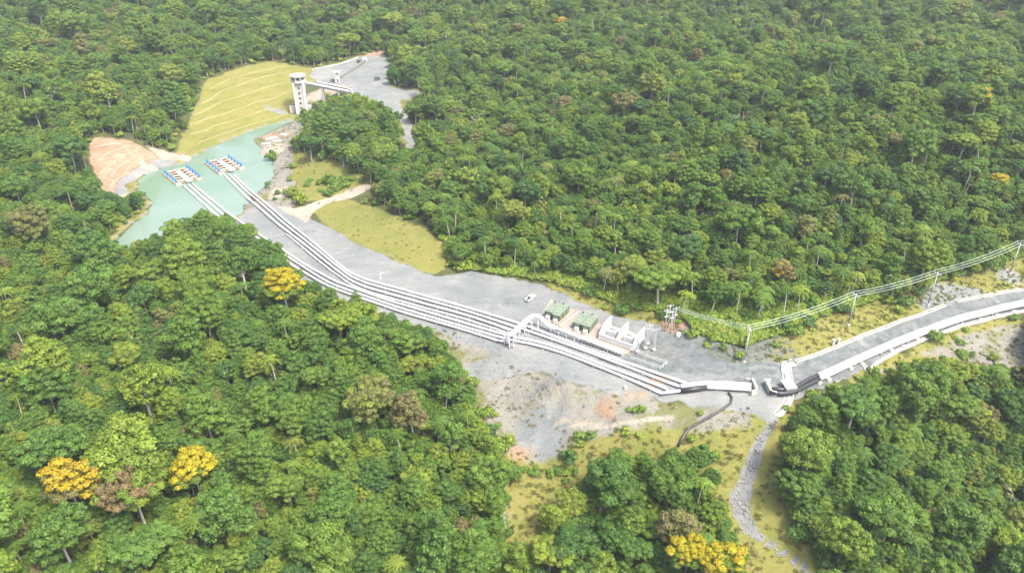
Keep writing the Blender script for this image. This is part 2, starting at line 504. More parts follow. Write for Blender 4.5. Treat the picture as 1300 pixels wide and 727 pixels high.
# ground: one soil, with grass, gravel, broken rock, orange cut clay and pale dirt where they lie
def ground_material():
    m, nt, b = newmat('ground')
    co = N(nt, 'ShaderNodeTexCoord').outputs['Object']
    a1 = N(nt, 'ShaderNodeVertexColor', layer_name='zone_a')
    a2 = N(nt, 'ShaderNodeVertexColor', layer_name='zone_b')
    s1 = N(nt, 'ShaderNodeSeparateColor'); s2 = N(nt, 'ShaderNodeSeparateColor')
    nt.links.new(a1.outputs[0], s1.inputs[0]); nt.links.new(a2.outputs[0], s2.inputs[0])
    edge = noise(nt, co, .22, 7, .72)
    big = noise(nt, co, .022, 5, .6)
    mid = noise(nt, co, .11, 6, .65, .6)
    fine = noise(nt, co, 1.1, 5, .7)
    grit = noise(nt, co, 4.0, 3, .7)
    def mask(out, k=.75, sharp=5.0):
        v = math_(nt, 'ADD', out, math_(nt, 'MULTIPLY', math_(nt, 'SUBTRACT', edge, .5), k))
        return math_(nt, 'ADD', math_(nt, 'MULTIPLY', math_(nt, 'SUBTRACT', v, .5), sharp), .5, True)
    soil = ramp(nt, mid, [(.3, (.035, .040, .018)), (.6, (.075, .085, .03)), (.8, (.10, .085, .045))])
    grass = ramp(nt, math_(nt, 'ADD', math_(nt, 'MULTIPLY', mid, .65), math_(nt, 'MULTIPLY', big, .35)),
                 [(.30, (.108, .132, .030)), (.45, (.155, .160, .040)), (.57, (.187, .175, .053)), (.70, (.208, .172, .075))])
    grass = mixc(nt, math_(nt, 'MULTIPLY', ramp(nt, fine, [(.35, 1.0), (.6, 0.0)]), .35), grass, (.085, .105, .026))
    rockc = ramp(nt, math_(nt, 'ADD', math_(nt, 'MULTIPLY', mid, .6), math_(nt, 'MULTIPLY', fine, .4)),
                 [(.32, (.12, .118, .098)), (.47, (.175, .168, .138)), (.58, (.200, .196, .172)), (.72, (.222, .210, .175))])
    green = ramp(nt, noise(nt, co, .065, 6, .65, 1.2), [(.52, 0.0), (.60, .85)])
    rockc = mixc(nt, green, rockc, (.11, .12, .035))
    grav = ramp(nt, math_(nt, 'ADD', math_(nt, 'MULTIPLY', big, .5), math_(nt, 'MULTIPLY', mid, .5)),
                [(.34, (.110, .131, .133)), (.46, (.153, .168, .167)), (.54, (.186, .195, .189)), (.66, (.232, .233, .219))])
    grav = mixc(nt, math_(nt, 'MULTIPLY', ramp(nt, fine, [(.38, 1.0), (.55, 0.0)]), .35), grav, (.135, .142, .145))
    grav = mixc(nt, math_(nt, 'MULTIPLY', ramp(nt, grit, [(.55, 0.0), (.72, 1.0)]), .3), grav, (.36, .355, .335))
    mp = N(nt, 'ShaderNodeMapping')
    mp.inputs['Rotation'].default_value = (0, 0, -YARD_DIR)
    mp.inputs['Scale'].default_value = (.03, .4, 1.0)
    nt.links.new(co, mp.inputs['Vector'])
    str_ = noise(nt, mp.outputs[0], 1.0, 5, .7, .9)
    grav = mixc(nt, math_(nt, 'MULTIPLY', ramp(nt, str_, [(.38, 1.0), (.50, 0.0)]), .3), grav, (.115, .125, .128))
    grav = mixc(nt, math_(nt, 'MULTIPLY', ramp(nt, str_, [(.56, 0.0), (.68, 1.0)]), .22), grav, (.29, .285, .265))
    orange = ramp(nt, mid, [(.3, (.205, .122, .075)), (.5, (.235, .162, .107)), (.68, (.29, .232, .168))])
    pale = ramp(nt, mid, [(.3, (.22, .19, .145)), (.55, (.285, .255, .205)), (.75, (.35, .32, .27))])
    wet = ramp(nt, noise(nt, co, .35, 5, .7), [(.35, (.062, .076, .08)), (.65, (.14, .157, .158))])
    c = mixc(nt, mask(s1.outputs[1]), soil, grass)
    c = mixc(nt, mask(s1.outputs[2]), c, rockc)
    c = mixc(nt, mask(s1.outputs[0], .45, 6.0), c, grav)
    c = mixc(nt, mask(s2.outputs[0]), c, orange)
    c = mixc(nt, mask(s2.outputs[1], .6), c, pale)
    c = mixc(nt, math_(nt, 'MULTIPLY', mask(s2.outputs[2], 1.5, 5.0), .85), c, wet)
    nt.links.new(c, b.inputs['Base Color'])
    b.inputs['Roughness'].default_value = .95
    b.inputs['Specular IOR Level'].default_value = .15
    bump = N(nt, 'ShaderNodeBump')
    bump.inputs['Strength'].default_value = .55
    bump.inputs['Distance'].default_value = .6
    nt.links.new(math_(nt, 'ADD', fine, math_(nt, 'MULTIPLY', grit, .4)), bump.inputs['Height'])
    nt.links.new(bump.outputs[0], b.inputs['Normal'])
    return m
M['ground'] = ground_material()

def water_material():
    m, nt, b = newmat('milky_water')
    co = N(nt, 'ShaderNodeTexCoord').outputs['Object']
    c = ramp(nt, noise(nt, co, .018, 4, .55, .8), [(.35, (.122, .190, .130)), (.5, (.142, .205, .158)), (.65, (.165, .222, .188))])
    nt.links.new(c, b.inputs['Base Color'])
    b.inputs['Roughness'].default_value = .07
    b.inputs['IOR'].default_value = 1.33
    b.inputs['Specular IOR Level'].default_value = .4
    bump = N(nt, 'ShaderNodeBump')
    bump.inputs['Strength'].default_value = .12
    bump.inputs['Distance'].default_value = .15
    nt.links.new(noise(nt, co, .5, 4, .6), bump.inputs['Height'])
    nt.links.new(bump.outputs[0], b.inputs['Normal'])
    return m
M['water'] = water_material()

# ------------------------------------------------------------------ the ground
def zone(name, width=3.0, inset=0.0, poly=None):
    s = sdist(REG[name] if poly is None else poly, MX, MY)
    return np.clip(.5 + (s - inset) / (2 * width), 0, 1)
SD = {k: sdist(v, MX, MY) for k, v in REG.items()}
zc = lambda k, w=2.5, o=0.0: np.clip(.5 + (SD[k] + o) / (2 * w), 0, 1)
lake_rim = np.clip(1 - np.abs(SD['lake'] + 1.0) / 4.0, 0, 1)
gravel = np.maximum.reduce([zc('gravel_yard'), zc('access_road', .8), zc('plateau', 2), zc('gully', 1.2, -.9), zc('shore_road', 1.2)])
grass = np.maximum.reduce([zc('terrace', 3), zc('grass_slope', 3), zc('grass_patch', 3), zc('verge', 3, 2), zc('meadow', 4, 3), .9 * zc('road_bank', 3),
                           .75 * np.clip(1 + SD['lake'] / 14, 0, 1) * (SD['lake'] < 0), .6 * np.clip(1 + SD['plateau'] / 10, 0, 1)])
rock = np.maximum.reduce([zc('rubble_bank', 4, 0), .95 * zc('shore_bank', 3), 1.0 * zc('road_bank', 3, -3)])
def blob(px, py, rx, ry=None, hard=1.0):
    c = P(px, py)
    ry = ry or rx
    d = np.sqrt(((MX - c[0]) / rx) ** 2 + ((MY - c[1]) / ry) ** 2)
    return np.clip(1.25 - d * .75, 0, 1) * hard
orange = np.maximum.reduce([zc('cut_slope', 2.5) * (1 - zc('shore_road', 1)), blob(862, 412, 6, 6), blob(806, 500, 8, 3.5, .52), blob(835, 480, 6, 4, .62), blob(350, 172, 14, 7, .8),
                            blob(660, 576, 7, 4, .62), blob(770, 517, 6, 6, .55), blob(475, 66, 10, 12, .8)])
pale = np.maximum.reduce([zc('dirt_track', 1.5), .72 * zc('soil_path', 1.2, .5), blob(345, 190, 8, 12, .9), blob(355, 245, 6, 10, .8), blob(222, 200, 13, 4), blob(188, 212, 7, 3, .8),
                          blob(832, 448, 12, 6, .9), blob(415, 118, 18, 7, .9), blob(1240, 470, 30, 12, .35), blob(165, 250, 6, 10, .8)])
wet = np.maximum.reduce([.62 * zc('access_road', 1), blob(890, 445, 30, 12), blob(860, 458, 16, 9, .9), blob(960, 475, 22, 10, .6), blob(700, 490, 18, 5, .5), blob(380, 295, 9, 6, .6), blob(640, 383, 10, 5, .45), blob(575, 385, 25, 4, .35)])
rock = np.maximum(rock, .8 * blob(690, 560, 10, 8))
gravel = np.maximum(gravel, np.maximum(blob(690, 550, 11, 9, .8), blob(640, 465, 22, 5, .8)))
gravel = np.maximum.reduce([gravel, blob(350, 140, 8, 3, .9), blob(1212, 376, 16, 8, .8), blob(1180, 388, 4, 4), blob(1280, 350, 7, 6, .7)])
rock = np.maximum(rock, .6 * lake_rim)
_hb = h_base(MX, MY)
_q = (_hb + 5.5) / 3.3; _f = _q - np.floor(_q)
pale = np.maximum(pale, 0 * _f)
_q = (_hb + 4.0) / 3.4; _f = _q - np.floor(_q)
pale = np.maximum(pale, .75 * zc('cut_slope', 1.0, -2) * np.clip(1 - np.abs(_f - .3) / .25, 0, 1))

za = np.stack([gravel, grass, rock, np.ones_like(gravel)], -1).astype(np.float32)
zb = np.stack([orange, pale, wet, np.ones_like(gravel)], -1).astype(np.float32)

# snap the grid to the edges of the regions, then cut it into one sheet per region
ORDER = ['access_road', 'gully', 'soil_path', 'gravel_yard', 'plateau', 'shore_road', 'dirt_track', 'terrace', 'cut_slope', 'grass_slope', 'grass_patch', 'shore_bank', 'rubble_bank', 'road_bank', 'verge', 'meadow']
VX, VY = MX.copy(), MY.copy()
moved = np.zeros(MX.shape, bool)
for k in ORDER[:10] + ['meadow']:
    s = SD[k]
    g1, g0 = np.gradient(s, GS)
    near = (np.abs(s) < .9) & ~moved
    VX[near] -= (s * g0)[near]; VY[near] -= (s * g1)[near]
    moved |= near
VZ = hgrid(VX, VY)
cx = .25 * (VX[:-1, :-1] + VX[1:, :-1] + VX[:-1, 1:] + VX[1:, 1:])
cy = .25 * (VY[:-1, :-1] + VY[1:, :-1] + VY[:-1, 1:] + VY[1:, 1:])
owner = np.full(cx.shape, -1)
for i, k in enumerate(ORDER):
    s = .25 * (SD[k][:-1, :-1] + SD[k][1:, :-1] + SD[k][:-1, 1:] + SD[k][1:, 1:])
    owner[(owner < 0) & (s > 0)] = i
lk = .25 * (SD['lake'][:-1, :-1] + SD['lake'][1:, :-1] + SD['lake'][:-1, 1:] + SD['lake'][1:, 1:])
owner[lk > 0] = -1
idx = np.arange(NX * NY).reshape(NY, NX)
quads = np.stack([idx[:-1, :-1], idx[:-1, 1:], idx[1:, 1:], idx[1:, :-1]], -1)
allv = np.stack([VX.ravel(), VY.ravel(), VZ.ravel()], -1)
def sheet(name, sel):
    q = quads[sel]
    u, inv = np.unique(q, return_inverse=True)
    me = bpy.data.meshes.new(name)
    v = allv[u]
    q = inv.reshape(-1, 4)
    me.vertices.add(len(v)); me.vertices.foreach_set('co', v.ravel())
    me.loops.add(q.size); me.loops.foreach_set('vertex_index', q.ravel().astype(np.int32))
    me.polygons.add(len(q)); me.polygons.foreach_set('loop_start', np.arange(0, q.size, 4, dtype=np.int32))
    me.polygons.foreach_set('use_smooth', np.ones(len(q), bool))
    for nm, z in (('zone_a', za), ('zone_b', zb)):
        a = me.color_attributes.new(nm, 'FLOAT_COLOR', 'POINT')
        a.data.foreach_set('color', z.reshape(-1, 4)[u].ravel())
    me.update(calc_edges=True)
    me.validate()
    me.materials.append(M['ground'])
    o = bpy.data.objects.new(name, me)
    COL.objects.link(o)
    tag(o, kind='structure')
    return o
NAMES = {'terrace': 'grass_terraces', 'cut_slope': 'cut_slope', 'plateau': 'gravel_plateau', 'verge': 'grass_verge', 'gully': 'stony_gully'}
sheet('ground', owner == -1)
for i, k in enumerate(ORDER):
    if (owner == i).any():
        sheet(NAMES.get(k, k), owner == i)

# the land beyond the surveyed part, on a coarse grid just below it at the seam
bx = np.arange(-1500, 1501, 25.0); by = np.arange(-150, 1900, 25.0)
BX, BY = np.meshgrid(bx, by)
BZ = h_base(np.clip(BX, -900, 900), np.clip(BY, 40, 1000)) + relief(BX, BY)
inn = (BX > GX0 + 5) & (BX < GX1 - 5) & (BY > GY0 + 5) & (BY < GY1 - 5)
BZ = np.where(inn, BZ - 14, BZ - .6)
bi = np.arange(BX.size).reshape(BX.shape)
bq = np.stack([bi[:-1, :-1], bi[:-1, 1:], bi[1:, 1:], bi[1:, :-1]], -1).reshape(-1, 4)
me = bpy.data.meshes.new('terrain')
me.from_pydata(np.stack([BX.ravel(), BY.ravel(), BZ.ravel()], -1).tolist(), [], bq.tolist())
me.materials.append(M['ground'])
o = bpy.data.objects.new('terrain', me); COL.objects.link(o); tag(o, kind='structure')

# the reservoir
w = MB()
big = REG['lake']
n = len(big)
w.add([(p[0], p[1], WATER) for p in big], [tuple(range(n))])
lake = w.build('water', M['water'])
tag(lake, kind='structure')

# ------------------------------------------------------------------ foliage
def leaf_material(name, stops, trans=.44, rough=.55, vmin=.55, vmax=1.45):
    m = bpy.data.materials.new(name)
    m.use_nodes = True
    nt = m.node_tree
    nt.nodes.clear()
    out = N(nt, 'ShaderNodeOutputMaterial')
    t = N(nt, 'ShaderNodeAttribute', attribute_type='INSTANCER', attribute_name='tint')
    lv = N(nt, 'ShaderNodeAttribute', attribute_type='GEOMETRY', attribute_name='leaf')
    sp = N(nt, 'ShaderNodeSeparateColor')
    nt.links.new(lv.outputs['Color'], sp.inputs[0])
    fac = math_(nt, 'ADD', t.outputs['Fac'], math_(nt, 'MULTIPLY', math_(nt, 'SUBTRACT', sp.outputs[0], .5), .16))
    c = ramp(nt, fac, stops)
    k = math_(nt, 'ADD', math_(nt, 'MULTIPLY', sp.outputs[1], vmax - vmin), vmin)
    c = mixc(nt, 1.0, c, k, 'MULTIPLY')
    d = N(nt, 'ShaderNodeBsdfPrincipled')
    nt.links.new(c, d.inputs['Base Color'])
    d.inputs['Roughness'].default_value = rough
    d.inputs['Specular IOR Level'].default_value = .3
    tr = N(nt, 'ShaderNodeBsdfTranslucent')
    c2 = mixc(nt, 1.0, c, (1.05, 1.15, .55), 'MULTIPLY')
    nt.links.new(c2, tr.inputs['Color'])
    mx = N(nt, 'ShaderNodeMixShader')
    mx.inputs[0].default_value = trans
    nt.links.new(d.outputs[0], mx.inputs[1]); nt.links.new(tr.outputs[0], mx.inputs[2])
    nt.links.new(mx.outputs[0], out.inputs['Surface'])
    return m

# tint runs from deep bluish green through plain green to yellow-green, then olive and brown flush
TINTS = [(.00, (.064, .138, .042)), (.16, (.076, .162, .035)), (.34, (.106, .198, .034)), (.50, (.138, .230, .034)),
         (.62, (.178, .258, .035)), (.74, (.230, .290, .036)), (.82, (.180, .202, .062)), (.91, (.196, .176, .076)), (1.0, (.228, .165, .076))]
M['leaf'] = leaf_material('green_foliage', TINTS)
M['flower'] = leaf_material('yellow_blossom', [(0, (.36, .325, .014)), (.5, (.38, .32, .014)), (1, (.40, .28, .014))], .3, .6, .7, 1.25)
M['herb'] = leaf_material('broad_herb_leaves', [(0, (.10, .20, .035)), (.5, (.18, .27, .038)), (1, (.28, .33, .048))], .35)
M['straw'] = leaf_material('dry_grass_blades', [(0, (.11, .135, .032)), (.5, (.165, .165, .048)), (1, (.215, .18, .078))], .5, .8, .7, 1.25)

def leaves_mesh(name, pos, nrm, size, lv, mat, mats=None, midx=None, aspect=.62):
    """one folded diamond per leaf spray"""
    n = len(pos)
    a = rng.uniform(0, 6.283, n)
    nrm = nrm / np.linalg.norm(nrm, axis=1, keepdims=True)
    ref = np.where(np.abs(nrm[:, 2:3]) < .9, np.array([[0, 0, 1.0]]), np.array([[1.0, 0, 0]]))
    u = np.cross(nrm, ref); u /= np.linalg.norm(u, axis=1, keepdims=True)
    w = np.cross(nrm, u)
    d = u * np.cos(a)[:, None] + w * np.sin(a)[:, None]
    e = np.cross(nrm, d)
    s = size[:, None]
    droop = nrm * s * .18
    v = np.empty((n, 4, 3))
    v[:, 0] = pos - d * s - droop
    v[:, 1] = pos + e * s * aspect
    v[:, 2] = pos + d * s - droop
    v[:, 3] = pos - e * s * aspect
    me = bpy.data.meshes.new(name)
    me.vertices.add(n * 4); me.vertices.foreach_set('co', v.ravel())
    b = np.arange(n)[:, None] * 4
    tri = np.concatenate([b + np.array([[0, 3, 1]]), b + np.array([[1, 3, 2]])], 1).astype(np.int32)
    me.loops.add(n * 6); me.loops.foreach_set('vertex_index', tri.ravel())
    me.polygons.add(n * 2); me.polygons.foreach_set('loop_start', np.arange(0, n * 6, 3, dtype=np.int32))
    at_ = me.color_attributes.new('leaf', 'FLOAT_COLOR', 'POINT')
    c = np.ones((n, 4, 4), np.float32)
    c[:, :, 0] = lv[:, 0:1]; c[:, :, 1] = lv[:, 1:2]
    at_.data.foreach_set('color', c.ravel())
    for mm in (mats or [mat]):
        me.materials.append(mm)
    if midx is not None:
        me.polygons.foreach_set('material_index', np.repeat(midx, 2).astype(np.int32))
    me.update(calc_edges=True)
    return me

def rand_dirs(n):
    v = rng.normal(size=(n, 3))
    return v / np.linalg.norm(v, axis=1, keepdims=True)

def crown_clumps(Rx, Rz, zc, n, rc, lean=0.0, flat=False, fill=.86, subs=None):
    """centres and radii of the leaf clumps of a crown: lumps spaced over a lobed dome, a few inside"""
    ph = rng.uniform(0, 6.28, 4)
    cs, rs = [], []
    def surf(d, k):
        az = math.atan2(d[1], d[0])
        lump = 1 + .16 * math.sin(2 * az + ph[0]) + .13 * math.sin(3 * az + ph[1]) + .12 * math.sin(4 * d[2] + ph[2])
        p = np.array([d[0] * Rx, d[1] * Rx, d[2] * Rz]) * k * fill * lump
        if flat: p[2] = abs(p[2]) * .7
        return p
    if subs:
        for (dx, dy, dz, k) in subs:
            c, r = crown_clumps(Rx * k, Rz * k, 0, int(n * k * k), rc, 0, flat, fill)
            cs += list(c + np.array([dx, dy, dz])); rs += list(r)
    for _ in range(0 if subs else n * 30):
        if len(cs) >= n: break
        d = rand_dirs(1)[0]
        if d[2] < (-.05 if flat else -.62): continue
        r = rc * rng.uniform(.7, 1.35)
        p = surf(d, rng.uniform(.8, 1.06))
        if cs and min(np.linalg.norm((q - p) / (u + r)) for q, u in zip(cs, rs)) < .70: continue
        cs.append(p); rs.append(r)
    for _ in range(max(3, n // 6)):
        d = rand_dirs(1)[0]
        cs.append(surf(d, rng.uniform(.2, .55))); rs.append(rc * rng.uniform(1.0, 1.5))
    c = np.array(cs); r = np.array(rs)
    c[:, 2] += zc
    return c, r

def crown_mesh(name, clumps, leaf, per, flat=.72, flower=0.0, up=.32, jitter=.45, openness=0.0, huevar=0.0):
    c, r = clumps
    ps, ns, ss, ls, mi = [], [], [], [], []
    zmin, zmax = c[:, 2].min(), c[:, 2].max()
    for i in range(len(c)):
        m = int(per * (r[i] / r.mean()) ** 2)
        d = rand_dirs(m)
        d[:, 2] = np.abs(d[:, 2] + .18) * np.where(rng.random(m) < .86, 1, -.5)
        d /= np.linalg.norm(d, axis=1, keepdims=True)
        rr = r[i] * (1 - .28 * rng.random(m) ** 2)
        ripple = 1 + .16 * np.sin(5 * d[:, 0] + i) * np.sin(5 * d[:, 1] + 2 * i) + .1 * rng.normal(size=m)
        p = c[i] + d * (rr * ripple)[:, None] * np.array([1, 1, flat])
        q = (p[:, None, :] - c[None]) / r[None, :, None]
        q[:, :, 2] /= flat
        dd = np.sqrt((q ** 2).sum(-1))
        dd[:, i] = 9
        keep = dd.min(1) > .78
        if openness:
            keep &= rng.random(m) > openness
        p, d = p[keep], d[keep]
        k = len(p)
        ps.append(p)
        ns.append(d + np.array([0, 0, up]) + rng.normal(size=(k, 3)) * jitter)
        ss.append(leaf * rng.uniform(.65, 1.35, k))
        hue, val = rng.uniform(.2, .8), rng.uniform(.3, .7)
        if huevar and rng.random() < .45: hue -= huevar * rng.uniform(.4, 1)
        ls.append(np.stack([np.clip(hue + rng.normal(size=k) * .16, -9, 1), np.clip(val + rng.normal(size=k) * .2, 0, 1)], 1))
        hb = (c[i, 2] - zmin) / (zmax - zmin + .01)
        fp = .93 if rng.random() < flower * (1.2 if hb > .35 else .55) else .06
        mi.append((rng.random(k) < fp).astype(int) * (d[:, 2] > -.15))
    ps, ns, ss, ls, mi = map(np.concatenate, (ps, ns, ss, ls, mi))
    if flower:
        return leaves_mesh(name, ps, ns, ss, ls, None, [M['leaf'], M['flower']], mi)
    return leaves_mesh(name, ps, ns, ss, ls, M['leaf'])

def trunk_mesh(name, clumps, h0, r0, limbs=7, lean=0.0, mat=None):
    """tapered, slightly bent bole with limbs that run to the clumps"""
    mb = MB()
    c, r = clumps
    top = np.array([c[:, 0].mean(), c[:, 1].mean(), c[:, 2].mean()])
    bend = rng.uniform(-.5, .5, 2)
    bole = [np.array([0, 0, -1.5])]
    for k in range(1, 6):
        t = k / 5
        bole.append(np.array([top[0] * t + bend[0] * math.sin(3 * t), top[1] * t + bend[1] * math.sin(3 * t), -1.5 + (top[2] + 1.5) * t]))
    mb.tube(bole, [r0 * 1.45, r0 * 1.02, r0 * .9, r0 * .78, r0 * .62, r0 * .35], 7)
    order = rng.permutation(len(c))[:limbs]
    for i in order:
        t = rng.uniform(.55, .85)
        k = min(int(t * 5), 4); f = t * 5 - k
        b = bole[k] * (1 - f) + bole[k + 1] * f
        e = c[i] - np.array([0, 0, r[i] * .2])
        if e[2] < b[2] + .3: e = e + np.array([0, 0, b[2] - e[2] + .6])
        m = (b + e) / 2 + np.array([0, 0, -.08 * np.linalg.norm(e - b)]) + rng.normal(size=3) * .2
        mb.tube([b, m, e], [r0 * .38, r0 * .26, r0 * .1], 5)
    return mb.mesh(name, mat or M['bark'], smooth=True)

# forms: (name, height of crown centre, crown radius, ...) -> crown mesh, trunk mesh
FORMS = []      # dict(kind, crown, trunk, R, zc, top)
def form(kind, Rx, Rz, zc, n, rc, leaf, per, r0=.38, **kw):
    flat = kw.pop('flatform', False)
    cl = crown_clumps(Rx, Rz, zc, n, rc, kw.pop('lean', 0.0), flat, kw.pop('fill', .86), kw.pop('subs', None))
    cr = crown_mesh(kind + '_crown', cl, leaf, per, **kw)
    tk = trunk_mesh(kind + '_trunk', cl, zc, r0)
    FORMS.append(dict(kind=kind, crown=cr, trunk=tk, R=Rx, zc=zc, Rz=Rz, top=zc + Rz))
    return len(FORMS) - 1
DOME = [form('domed', 6.6, 5.6, 12.5, 80, 1.55, .31, 210), form('domed', 6.2, 5.4, 12.0, 110, 1.25, .28, 150), form('domed', 6.8, 5.0, 13.0, 62, 1.9, .34, 260)]
ROUND = [form('round', 5.2, 5.6, 10.0, 70, 1.4, .30, 170), form('round', 4.8, 5.2, 9.5, 90, 1.1, .27, 120)]
UMBR = [form('flat_topped', 7.0, 3.6, 13.5, 64, 1.45, .31, 180, flat=.6, up=.6), form('flat_topped', 6.4, 3.4, 13.5, 50, 1.6, .33, 190, flat=.55, up=.6)]
TALL = [form('narrow', 3.6, 6.6, 9.8, 66, 1.15, .29, 120), form('narrow', 3.9, 6.0, 9.2, 56, 1.35, .31, 140)]
OPEN = [form('thin_crowned', 5.6, 4.6, 12.0, 40, 1.25, .36, 130, openness=.35), form('thin_crowned', 5.2, 5.2, 11.5, 44, 1.15, .42, 90, openness=.3, jitter=.8)]
SPREAD = [form('many-lobed', 6.4, 5.0, 11.5, 90, 1.15, .28, 130, subs=((-2.6, .5, .8, .62), (2.4, 1.8, -1.4, .55), (1.2, -2.8, .2, .58), (-1.0, 2.8, -2.4, .45))),
          form('many-lobed', 6.0, 5.2, 11.0, 90, 1.05, .27, 120, subs=((0, 0, 2.2, .55), (-2.8, -1.4, -1.2, .5), (2.8, -.6, -.6, .55), (.4, 2.9, -2.2, .5))),
          form('ragged', 5.6, 5.4, 10.5, 60, 1.0, .34, 110, subs=((.6, .2, 2.8, .5), (-2.4, .8, .2, .45), (2.2, 1.6, -1.8, .42), (.2, -2.4, -1.0, .5), (-1.2, 2.2, -2.8, .4)), openness=.25, jitter=.7)]
BIGLEAF = [form('large-leaved', 4.2, 3.6, 10.0, 26, .95, .52, 46, jitter=.6, up=.7)]

def palm_form():
    mb = MB()
    ps, ns, ss, ls = [], [], [], []
    H0 = 11.0
    for k in range(15):
        a = 6.283 * k / 15 + R.uniform(-.15, .15)
        el = R.uniform(-.1, .9)
        L = R.uniform(3.2, 4.2)
        for j in range(14):
            t = (j + 1) / 14
            x = L * t * math.cos(el * .8)
            z = H0 + L * (math.sin(el) * t - .75 * t * t)
            base = np.array([x * math.cos(a), x * math.sin(a), z])
            for s in (-1, 1):
                off = np.array([-math.sin(a), math.cos(a), -.35]) * s * .42 * (1 - abs(t - .45))
                ps.append(base + off); ns.append(np.array([0, 0, 1.0]) + off * .8 + np.array([R.gauss(0, .2) for _ in range(3)]))
                ss.append(.42); ls.append((R.uniform(.3, .7), R.uniform(.35, .75)))
    cr = leaves_mesh('palm_crown', np.array(ps), np.array(ns), np.array(ss), np.array(ls), M['leaf'], aspect=.4)
    mb.tube([(0, 0, -1), (.15, .1, 4), (.1, .2, 8), (0, 0, H0)], [.24, .18, .16, .14], 7)
    FORMS.append(dict(kind='palm', crown=cr, trunk=mb.mesh('palm_trunk', M['bark'], smooth=True), R=3.6, zc=H0, Rz=1.5, top=H0 + 1.5))
    return len(FORMS) - 1
PALM = [palm_form()]

def bare_form():
    mb = MB()
    H0 = 15.0
    bole = [np.array([.4 * math.sin(k * .9), .3 * math.cos(k * 1.3) - .3, -1.5 + k * 2.6]) for k in range(6)]
    mb.tube(bole, [.24, .2, .17, .13, .1, .06], 7)
    tw = MB()
    for k in range(11):
        b = bole[2 + k % 4]
        a = R.uniform(0, 6.28); L = R.uniform(2.5, 4.6)
        m = b + np.array([math.cos(a) * L * .5, math.sin(a) * L * .5, L * .35])
        e = b + np.array([math.cos(a) * L, math.sin(a) * L, L * .95])
        tw.tube([b, m, e], [.07, .05, .025], 5)
        for j in range(4):
            a2 = a + R.uniform(-.9, .9)
            s = m if j < 2 else m * .4 + e * .6
            tw.tube([s, s + np.array([math.cos(a2) * 1.4, math.sin(a2) * 1.4, R.uniform(.4, 1.4)])], [.035, .015], 4)
    FORMS.append(dict(kind='bare', crown=tw.mesh('bare_branches', M['dead_wood'], smooth=True), trunk=mb.mesh('bare_trunk', M['dead_wood'], smooth=True), R=4.0, zc=11.5, Rz=4, top=15))
    return len(FORMS) - 1
BARE = [bare_form()]
NF = len(FORMS)
# flowering forms are only used one by one
FLOWER = [form('flowering', 7.0, 4.2, 14.5, 72, 1.45, .28, 230, flower=.88, flat=.62), form('flowering', 6.6, 4.0, 14.0, 64, 1.45, .28, 220, flower=.70, flat=.62),
          form('flowering', 5.6, 4.0, 13.5, 50, 1.45, .30, 190, flower=.35)]
FLUSH = [form('domed', 7.2, 5.2, 13.5, 84, 1.45, .30, 200, huevar=3.0)]

# ------------------------------------------------------------------ where the open ground is seen (keeps crowns off the yard, water and meadow)
CLEAR_PX = [
 [(145,305),(178,278),(192,262),(186,250),(172,236),(160,250),(145,248),(128,240),(113,205),(116,178),(150,172),(180,182),(230,190),(236,165),(252,125),(260,97),(330,78),(370,80),(420,80),(455,70),(490,68),(495,105),(534,113),(527,127),(512,132),(530,165),(524,192),(512,176),(505,150),(485,132),(450,122),(420,124),(398,140),(388,160),(362,186),(362,196),(385,192),(425,204),(455,214),(470,224),(472,238),(480,250),(530,280),(566,315),(566,345),(600,342),(645,350),(700,358),(740,374),(800,392),(845,398),(870,408),(905,436),(945,440),(985,428),(1030,408),(1080,390),(1140,372),(1190,356),(1245,345),(1300,325),(1310,462),(1245,462),(1205,452),(1160,458),(1120,474),(1085,486),(1030,490),(1000,520),(995,560),(990,610),(1000,660),(1035,712),(1040,760),(960,760),(950,700),(930,660),(915,610),(905,590),(890,565),(850,562),(820,575),(770,572),(745,600),(715,620),(690,650),(690,680),(645,690),(648,620),(650,580),(640,560),(610,535),(600,490),(580,455),(560,430),(545,412),(510,408),(485,395),(460,375),(440,375),(410,358),(388,350),(365,330),(352,312),(325,290),(300,275),(262,272),(225,275),(195,285),(160,310)],
 [(1174,343),(1206,343),(1192,390),(1168,390)], [(1268,304),(1320,304),(1310,352),(1266,354)],
 [(1066,370),(1098,370),(1090,415),(1066,415)],
]
_mask = np.zeros((727 + 200, 1300 + 400), bool)      # padded by 200 px at the sides and 100 above and below
_yy, _xx = np.mgrid[-100:827, -200:1500]
for p in CLEAR_PX:
    pp = np.array(p, float)
    _mask |= sdist(pp, _xx.astype(float), _yy.astype(float), 2.0) > 0
_herb = np.array([(640,352),(700,358),(740,374),(800,392),(845,398),(870,408),(905,436),(945,440),(985,428),(1030,408),(1060,397),(1050,375),(1000,380),(950,385),(900,385),(850,375),(790,365),(730,345),(680,335),(640,338)], float)
_herbmask = sdist(_herb, _xx.astype(float), _yy.astype(float), 2.0) > 0
_treemask = _mask | _herbmask
def tree_clear(u, v):
    ui = int(u) + 200; vi = int(v) + 100
    return bool(_treemask[vi, ui]) if (0 <= ui < 1700 and 0 <= vi < 927) else False
def seen_clear(u, v):
    ui = int(u) + 200; vi = int(v) + 100
    if 0 <= ui < 1700 and 0 <= vi < 927:
        return bool(_mask[vi, ui])
    return False

